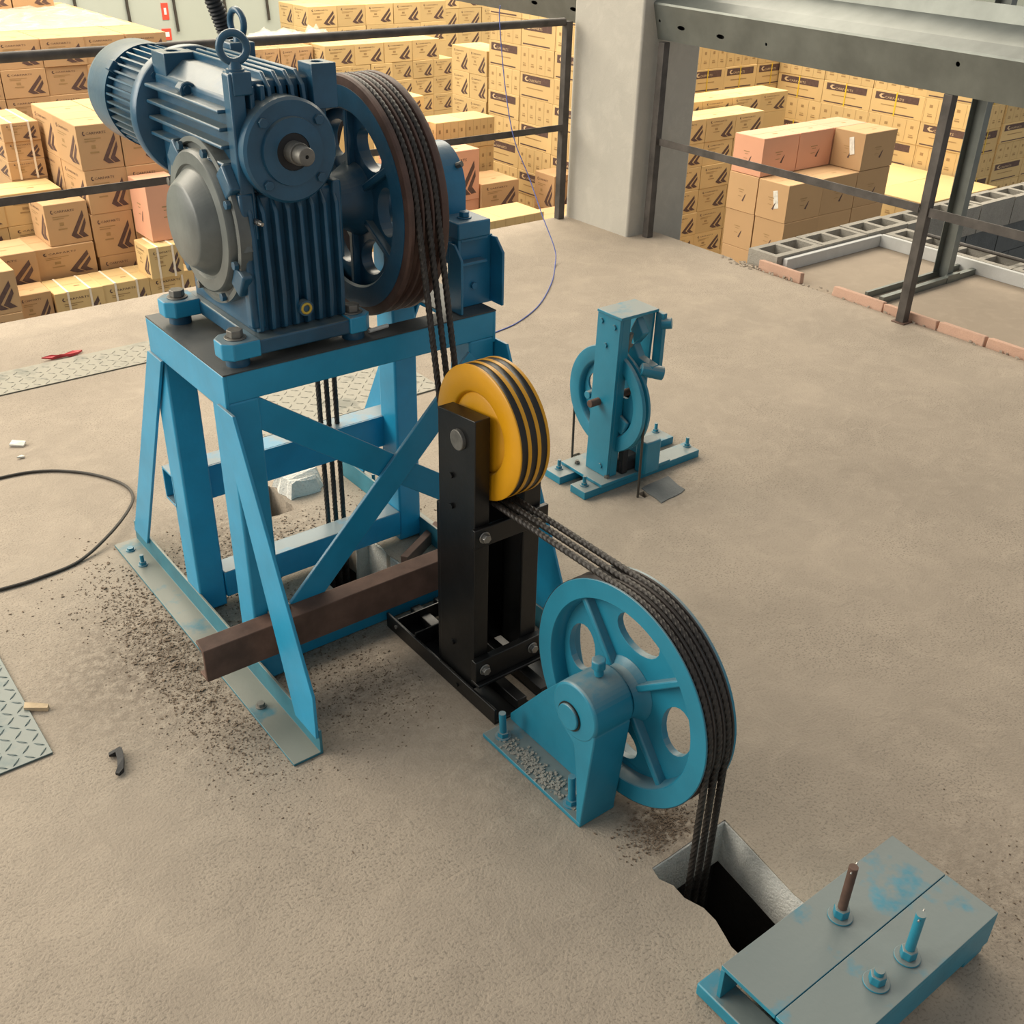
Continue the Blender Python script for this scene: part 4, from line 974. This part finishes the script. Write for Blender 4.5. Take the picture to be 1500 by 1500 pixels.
def put_tri(mb, fr, h, pts):
    o, u, wd = fr
    t = tessellate_polygon([[Vector((p[0], p[1], 0)) for p in pts]])
    mb.add([o+u*(p[0]*wd)+Vector((0,0,p[1]*h)) for p in pts], [tuple(x) for x in t])
def put_rect(mb, fr, h, u0, u1, v0, v1): put_poly(mb, fr, h, [(u0,v0),(u1,v0),(u1,v1),(u0,v1)])
def put_text(mb, fr, h, u0, u1, v0, hh, lift=0):
    o, u, wd = fr; v, f, tw = TXT; s_ = (u1-u0)*wd/tw; nrm = Vector((0,0,1)).cross(u) if False else u.cross(Vector((0,0,1)))
    sy_t = hh*h/0.72
    mb.add([o+u*(u0*wd+p[0]*s_)+Vector((0,0,v0*h+p[1]*sy_t))+nrm*lift for p in v], f)
def put_logo(mb, fr, h, u0, v0, su, sv, lift=0):
    o, u, wd = fr; nrm = u.cross(Vector((0,0,1)))
    t = tessellate_polygon([[Vector((p[0], p[1], 0)) for p in LOGO]])
    mb.add([o+u*((u0+p[0]*su)*wd)+Vector((0,0,(v0+p[1]*sv)*h))+nrm*lift for p in LOGO], [tuple(x) for x in t])
PRN = {}
def raw_mesh(mb, name, mat, smooth=False):
    me = bpy.data.meshes.new(name); me.from_pydata(mb.v, [], mb.f); me.materials.append(mat); return me
def prints(kind, w, d, h):
    """list of (part name, mesh) shared by all cartons of the kind"""
    key = (kind, w, d, h)
    if key in PRN: return PRN[key]
    dark, pale, faint, ys, ws = MB(), MB(), MB(), MB(), MB()
    fr = face_frames(w, d, h)
    if kind in ('chev', 'strapped'):
        for f in fr:
            for c in (CH1, CH2): put_tri(dark, f, h, c)
            put_logo(dark, f, h, .13, .77, .055, .09); put_text(dark, f, h, .21, .68, .785, .055)
            put_rect(faint, f, h, .16, .55, .68, .70); put_rect(faint, f, h, .16, .42, .63, .65); put_rect(faint, f, h, .25, .46, .37, .405); put_rect(faint, f, h, .30, .40, .47, .55)
    if kind == 'strapped':
        for u in (.27, .73):
            f = fr[0]; e = Vector((0,-0.001,0))
            ws.box(u*w-.008, u*w+.008, -.004, -.0016, 0, h+.002); ws.box(u*w-.008, u*w+.008, -.004, d, h+.0005, h+.003)
    if kind in ('band', 'bandy'):
        for f in fr:
            put_rect(dark, f, h, .07, .90, .62, .92); put_rect(dark, f, h, .05, .86, .07, .12)
            put_logo(pale, f, h, .14, .68, .10, .18, .0012); put_text(pale, f, h, .25, .62, .68, .10, .0012)
            put_rect(faint, f, h, .2, .7, .40, .44)
        if kind == 'bandy':
            ys.box(w*.47, w*.495, -.004, -.0032, 0, h); ys.box(-.004, -.0032, d*.51, d*.535, 0, h)
    if kind == 'panel':
        for f in fr:
            for u in (.02, .25, .5, .75): put_rect(faint, f, h, u, u+.006, .04, .96)
            for u in (.09, .33, .58, .83): put_rect(faint, f, h, u, u+.09, .24, .30); put_rect(faint, f, h, u, u+.08, .34, .37); put_rect(faint, f, h, u+.01, u+.07, .62, .74)
    if kind in ('tri', 'tripink'):
        for f in fr:
            put_tri(dark, f, h, [(.52,.30),(.57,.28),(.64,.50),(.60,.46)])
            put_rect(faint, f, h, .36, .56, .58, .60); put_rect(faint, f, h, .40, .52, .52, .535); put_rect(faint, f, h, .38, .50, .40, .415)
    if kind not in ('panel', 'band', 'bandy'):
        # seam and small mark on the top flap
        faint.add([(.02,d*.495,h+.0012),(w-.02,d*.495,h+.0012),(w-.02,d*.505,h+.0012),(.02,d*.505,h+.0012)], [(0,1,2,3)])
        faint.add([(w*.5,d*.3,h+.0012),(w*.62,d*.3,h+.0012),(w*.62,d*.36,h+.0012),(w*.5,d*.36,h+.0012)], [(0,1,2,3)])
    out = []
    for nm, mb, mt in (('printed_mark', dark, M['print']), ('printed_logo', pale, M['print_pale']), ('faint_print', faint, M['print_faint']), ('strap', ys, M['strap_yellow']), ('strap', ws, M['strap_white'])):
        if mb.v: out.append((nm, raw_mesh(mb, nm, mt)))
    PRN[key] = out
    return out
BOX = {}
def box_mesh(w, d, h, mt):
    key = (w, d, h, mt)
    if key not in BOX:
        b = 0.004
        mb = MB().add([(b,b,0),(w-b,b,0),(w-b,d-b,0),(b,d-b,0), (0,0,b),(w,0,b),(w,d,b),(0,d,b), (0,0,h-b),(w,0,h-b),(w,d,h-b),(0,d,h-b), (b,b,h),(w-b,b,h),(w-b,d-b,h),(b,d-b,h)],
                      [(0,3,2,1),(12,13,14,15)]+[(4*k+i, 4*k+(i+1) % 4, 4*k+4+(i+1) % 4, 4*k+4+i) for k in range(3) for i in range(4)])
        BOX[key] = raw_mesh(mb, 'carton', M[mt])
    return BOX[key]
ORD = ['first','second','third','fourth','fifth','sixth','seventh','eighth','ninth','tenth','eleventh','twelfth']
CNT = {'n': 0}
def carton(x, y, z, dims, kind, mt, label, group, rz=0.0):
    w, d, h = dims
    o = bpy.data.objects.new('carton', box_mesh(w, d, h, mt)); COL.objects.link(o)
    o.location = (x, y, z); o.rotation_euler = (0, 0, rz)
    tag(o, label, 'carton', group); CNT['n'] += 1
    for nm, me in prints(kind, w, d, h):
        c = bpy.data.objects.new(nm, me); COL.objects.link(c); c.parent = o
        if nm != 'strap': c['kind'] = 'stuff'
    return o
def pixel(p):
    v = Vector(p)-Vector((0,0,CAM_H)); dz = v.dot(FWD)
    return 750+F_PX*v.dot(RGT)/dz, 750-F_PX*v.dot(UPV)/dz
def in_view(x, y, z, dims):
    """any corner inside the frame and not under the slab's line of sight"""
    w, d, h = dims
    for cx in (x, x+w):
        for cy in (y, y+d):
            for cz in (z, z+h):
                px, py = pixel((cx, cy, cz))
                if not (-30 < px < 1530 and -30 < py): continue
                if cz < 0:
                    t = CAM_H/(CAM_H-cz)
                    if cx*t < 4.45 and cy*t < 4.97: continue
                return True
    return False
STK = []
def stack(desc, group, x0, y0, ztop, dims, nx, ny, nz, kinds, mt='card', gap=0.006, jit=0.006, skip=(), words='brown', low=True):
    """grid of cartons; x0/y0 is the near-left corner; only cartons with an exposed -y, -x or top face are placed"""
    w, d, h = dims
    for k in range(nz):
        for j in range(ny):
            for i in range(nx):
                if (i, j, k) in skip: continue
                if not (i == 0 or j == 0 or k == 0 or (i, j, k-1) in skip or (i, j-1, k) in skip or (i-1, j, k) in skip): continue
                x, y, z = x0+i*(w+gap), y0+j*(d+gap), ztop-(k+1)*(h+0.001)
                if z < G_Z+0.01: continue
                kd = kinds(i, j, k) if callable(kinds) else kinds
                m_ = mt(i, j, k) if callable(mt) else mt
                if in_view(x, y, z, dims):
                    pos = '%s row, %s from left' % (ORD[k], ORD[i]) if ny == 1 or nx > 1 else '%s row, %s from front' % (ORD[k], ORD[j])
                    if ny > 1 and nx > 1: pos += ', %s back' % ORD[j]
                    carton(x+random.uniform(-jit, jit), y+random.uniform(-jit, jit), z, dims, kd, m_, '%s carton, %s, %s' % (words, pos, desc), group, random.uniform(-0.007, 0.007))
    zb = ztop-nz*(h+0.001)
    # unseen lower layers down to the hall floor
    nn = 0
    while zb-(nn+1)*(h+0.001) > G_Z: nn += 1
    hh = (zb-G_Z)/max(1, nn) if zb-G_Z > 0.05 else 0
    STK.append((desc, x0, x0+nx*(w+gap), y0, y0+ny*(d+gap), ztop, zb))
    if hh and low:
        LOW = MB()
        for q in range(max(1, nn)):
            for i in range(nx):
                for j in (range(ny) if i == 0 else (0,)):
                    x, y = x0+i*(w+gap), y0+j*(d+gap)
                    LOW.box(x, x+w, y, y+d, G_Z+q*hh+0.0005, G_Z+(q+1)*hh-0.0005)
        tag(LOW.build('stacked_cartons', M[mt if isinstance(mt, str) else 'card'], smooth=0), 'lower layers of '+desc, 'carton', 'lower carton layers', 'stuff')
# --- left of the motor
stack('chevron stack beside the motor', 'chevron cartons left', 2.51, 8.6, 0.115, (.325,.55,.335), 3, 2, 6, 'chev')
stack('stack under the middle rail at left', 'chevron cartons left', 2.165, 8.61, -0.435, (.325,.40,.32), 1, 1, 1, 'chev', low=False)
stack('wide row under the middle rail at left', 'chevron cartons left', 2.035, 8.60, -0.757, (.455,.42,.25), 1, 1, 3, 'chev')
stack('low row at the left edge', 'chevron cartons left', 1.56, 8.50, -0.73, (.455,.40,.27), 1, 1, 4, 'chev')
stack('row in the left lower corner', 'chevron cartons left', 1.33, 8.02, -0.70, (.40,.42,.31), 1, 1, 3, 'chev')
stack('row by the slab edge at left', 'chevron cartons left', 1.745, 8.22, -0.96, (.25,.26,.25), 1, 1, 3, 'chev')
stack('strapped row by the slab edge at left', 'strapped cartons', 2.01, 8.19, -0.985, (.365,.36,.30), 3, 1, 3, 'strapped', 'card_y', words='yellowish strapped')
stack('pair standing on the strapped row', 'strapped cartons', 2.74, 8.10, -0.735, (.26,.30,.249), 1, 1, 1, 'strapped', 'card_y', words='yellowish strapped', low=False)
stack('tall pink one beside the side cover', 'pink cartons', 2.84, 8.22, -0.29, (.30,.36,.44), 1, 1, 1, 'tri', 'card_p', words='pink', low=False)
stack('white-strapped stack at the left edge', 'strapped cartons', 2.18, 9.45, 0.025, (.285,.62,.147), 1, 1, 3, 'strapped', 'card', words='brown')
stack('low stack behind the middle rail at left', 'chevron cartons left', 1.52, 9.05, -0.425, (.46,.385,.25), 2, 1, 4, 'chev', 'card_y')
stack('gap column beside the strapped stack', 'chevron cartons left', 2.55, 9.9, -0.12, (.28,.4,.36), 1, 1, 3, 'chev')
stack('film-wrapped far stack at upper left', 'film-wrapped cartons', 2.13, 10.5, 0.50, (.375,.50,.235), 5, 6, 4, 'chev', 'card', words='brown')
stack('top corner at far left', 'film-wrapped cartons', 2.95, 13.0, 0.752, (.42,.4,.25), 2, 1, 1, 'chev', low=False)
# --- between motor and column
stack('far row above the sheave', 'chevron cartons centre', 6.50, 12.0, 0.07, (.40,.36,.235), 4, 2, 1, 'chev', 'card_y', low=False)
stack('far wall above the sheave', 'chevron cartons centre', 6.50, 12.0, -0.167, (.30,.36,.205), 6, 1, 3, 'chev', 'card_y')
stack('upright row over the gear case', 'chevron cartons centre', 5.62, 12.25, 0.05, (.21,.30,.27), 4, 2, 3, 'chev', 'card')
stack('upper far row behind the top rail', 'chevron cartons centre', 7.15, 13.6, 0.33, (.43,.40,.26), 5, 2, 2, 'chev', 'card_y')
stack('topmost far row near the galvanised beam', 'chevron cartons centre', 8.5, 14.6, 0.95, (.43,.40,.28), 7, 2, 5, 'chev', 'card_y')
stack('leaning stack beside the labelled wall', 'chevron cartons centre', 7.50, 10.15, 0.165, (.40,.335,.265), 1, 2, 6, 'chev', 'card_y')
stack('pale top behind the sheave', 'chevron cartons centre', 5.90, 9.6, -0.12, (.40,.36,.17), 1, 1, 2, 'chev', 'card_y')
stack('second pale top behind the sheave', 'chevron cartons centre', 6.13, 9.15, -0.30, (.36,.36,.28), 2, 1, 3, 'panel', 'card_y')
stack('pink pair behind the sheave', 'pink cartons', 5.55, 8.95, -0.235, (.38,.34,.36), 1, 1, 2, 'tri', 'card_p', words='pink')
stack('tall pink one over the bearing', 'pink cartons', 5.80, 8.6, -0.455, (.47,.33,.48), 1, 1, 1, 'chev', 'card_p', words='pink')
stack('one in front of the labelled wall', 'chevron cartons centre', 6.29, 8.58, -0.80, (.46,.46,.28), 1, 1, 2, 'chev', 'card')
stack('low row behind the bearing', 'chevron cartons centre', 5.55, 7.85, -0.93, (.47,.42,.28), 2, 1, 2, 'panel', 'card_y')
stack('row end near the left post', 'chevron cartons centre', 6.60, 7.9, -1.05, (.42,.40,.3), 2, 1, 2, 'chev', 'card')
def hk(off):
    return lambda i, j, k: ('band' if (k+off) % 2 else 'panel')
for c, off in ((0, 0), (1, 1), (2, 0)):
    stack('%s labelled column left of the concrete column' % ('far', 'middle', 'near')[c], 'label-banded cartons', 7.50, 9.56-0.565*c, 1.053, (.40,.555,.253), 1, 1, 11, hk(off), 'card_y', jit=0.004, words='band-labelled' )
stack('small stack beside the left railing post', 'chevron cartons centre', 7.2, 8.55, -0.83, (.28,.32,.36), 1, 1, 2, 'chev', 'card')
# --- right of the column
stack('chevron stack right of the concrete column', 'chevron cartons right', 8.55, 8.2, -0.375, (.46,.40,.25), 3, 1, 6, 'chev', 'card_y')
stack('upper chevron row by the concrete column', 'chevron cartons right', 8.9, 8.62, -0.29, (.48,.42,.22), 4, 1, 1, 'chev', 'card_y')
LD_ = (.5,.352,.345)
def pk(i, j, k): return 'card_p' if k == 0 else 'card'
for (x, y, i_, lab, m_) in ((8.0,6.55,0,'pink carton at the near left corner of the top layer, right of the column','card_p'),(8.51,6.55,1,'pink carton in the middle of the top layer, right of the column','card_p'),(9.02,6.55,2,'pink carton at the inner corner of the top layer, right of the column','card_p'),(9.02,6.19,3,'brown carton with a white tag jutting out of the top layer, right of the column','card')):
    carton(x, y, -0.20-LD_[2], LD_, 'tri', m_, lab, 'triangle-marked cartons')
stack('triangle-marked stack right of the column', 'triangle-marked cartons', 8.0, 6.19, -0.548, LD_, 3, 2, 4, 'tri', 'card')
def jk(i, j, k): return 'bandy' if k in (1, 3) and j != 1 or (k == 2 and j == 1) else 'panel'
stack('yellow-strapped label wall at right', 'label-banded cartons', 12.0, 6.78, 0.24, (.5,.735,.272), 1, 4, 7, lambda i, j, k: 'bandy' if (k % 2 == 0 if j else k % 2 == 1) else 'panel', 'card_y', jit=0.004, words='band-labelled')
stack('back label wall right of the concrete column', 'label-banded cartons', 9.75, 9.76, 0.09, (.60,.40,.272), 4, 1, 5, lambda i, j, k: 'bandy' if k % 2 == 1 else 'panel', 'card_y', jit=0.004, words='band-labelled')
stack('label wall at the right edge', 'label-banded cartons', 12.51, 6.76, 0.14, (.66,.5,.225), 4, 1, 8, lambda i, j, k: 'band' if k % 2 == 1 else 'panel', 'card_y', jit=0.004, words='band-labelled')
stack('low row before right wall', 'panel cartons right', 10.55, 6.35, -1.10, (.70,.70,.26), 2, 2, 3, 'panel', 'card_y', words='flat yellow')
# white paper tags on two cartons
for (x, y, z, lab) in ((9.0175,6.33,-0.33,'white paper tag on the carton jutting out of the top layer'),(7.9965,6.33,-0.70,'white paper tag on the corner carton of the second layer')):
    tag(MB().poly([(y-.05,z-.07),(y+.0,z-.085),(y+.035,z+.07),(y-.015,z+.085)], 'x', x-.002, x).build('paper_tag', M['white'], smooth=0), lab, 'tag')
# loose stretch film over the far stacks
def sheet(name, label, x0, x1, y0, y1, z, amp, nx=24, ny=20):
    mb = MB(); random.seed(5)
    for j in range(ny+1):
        for i in range(nx+1):
            e = min(i, nx-i, j, ny-j)
            mb.v.append((x0+(x1-x0)*i/nx+random.uniform(-.02, .02), y0+(y1-y0)*j/ny+random.uniform(-.02, .02), z+(random.uniform(0.004, amp) if e else 0.004)))
    for j in range(ny):
        for i in range(nx): a = j*(nx+1)+i; mb.f.append((a, a+1, a+nx+2, a+nx+1))
    return tag(mb.build(name, M['film'], smooth=180), label, 'film')
sheet('stretch_film', 'crumpled clear stretch film over the far left carton stack', 2.2, 3.95, 11.1, 12.94, 0.503, 0.045)
sheet('stretch_film', 'crumpled white film heap on the far cartons over the gear case', 5.75, 6.95, 12.3, 12.9, 0.075, 0.16, 14, 8)
# dark straps hanging on the far wall, fire signs
for px_x, zlow in ((0.0,0.32),(1.25,0.28),(2.1,0.22),(2.75,0.05),(3.35,-0.02),(4.15,-0.30),(4.9,-0.25),(5.75,-0.2),(6.5,-0.15),(7.25,-0.1),(8.0,-0.25),(8.75,-0.2),(9.5,-0.1)):
    MB().tube([(px_x+2.2,WALL_Y-0.03,3.5),(px_x+2.2,WALL_Y-0.03,zlow+0.3),(px_x+2.22,WALL_Y-0.035,zlow-0.15)], 0.022, 6).build('hanging_cable', M['cable'], wall)
def sign(x, z, w_, h_, lab, white):
    s0 = thing('fire_sign', lab, 'sign', (x, WALL_Y-0.006, z))
    MB().box(x-w_/2, x+w_/2, WALL_Y-0.010, WALL_Y-0.001, z, z+h_).build('sign_panel', M['sign_red'], s0)
    MB().box(x-w_*white/2, x+w_*white/2, WALL_Y-0.013, WALL_Y-0.0101, z+h_*0.3, z+h_*0.7).build('sign_symbol', M['sign_white'], s0)
sign(6.95, -0.22, 0.11, 0.24, 'tall red fire sign on the far wall above the motor', 0.35)
sign(6.93, -0.52, 0.15, 0.17, 'small red and white fire sign below the tall one', 0.55)
sign(11.0, -0.08, 0.10, 0.2, 'red fire sign on the far wall above the sheave', 0.3)
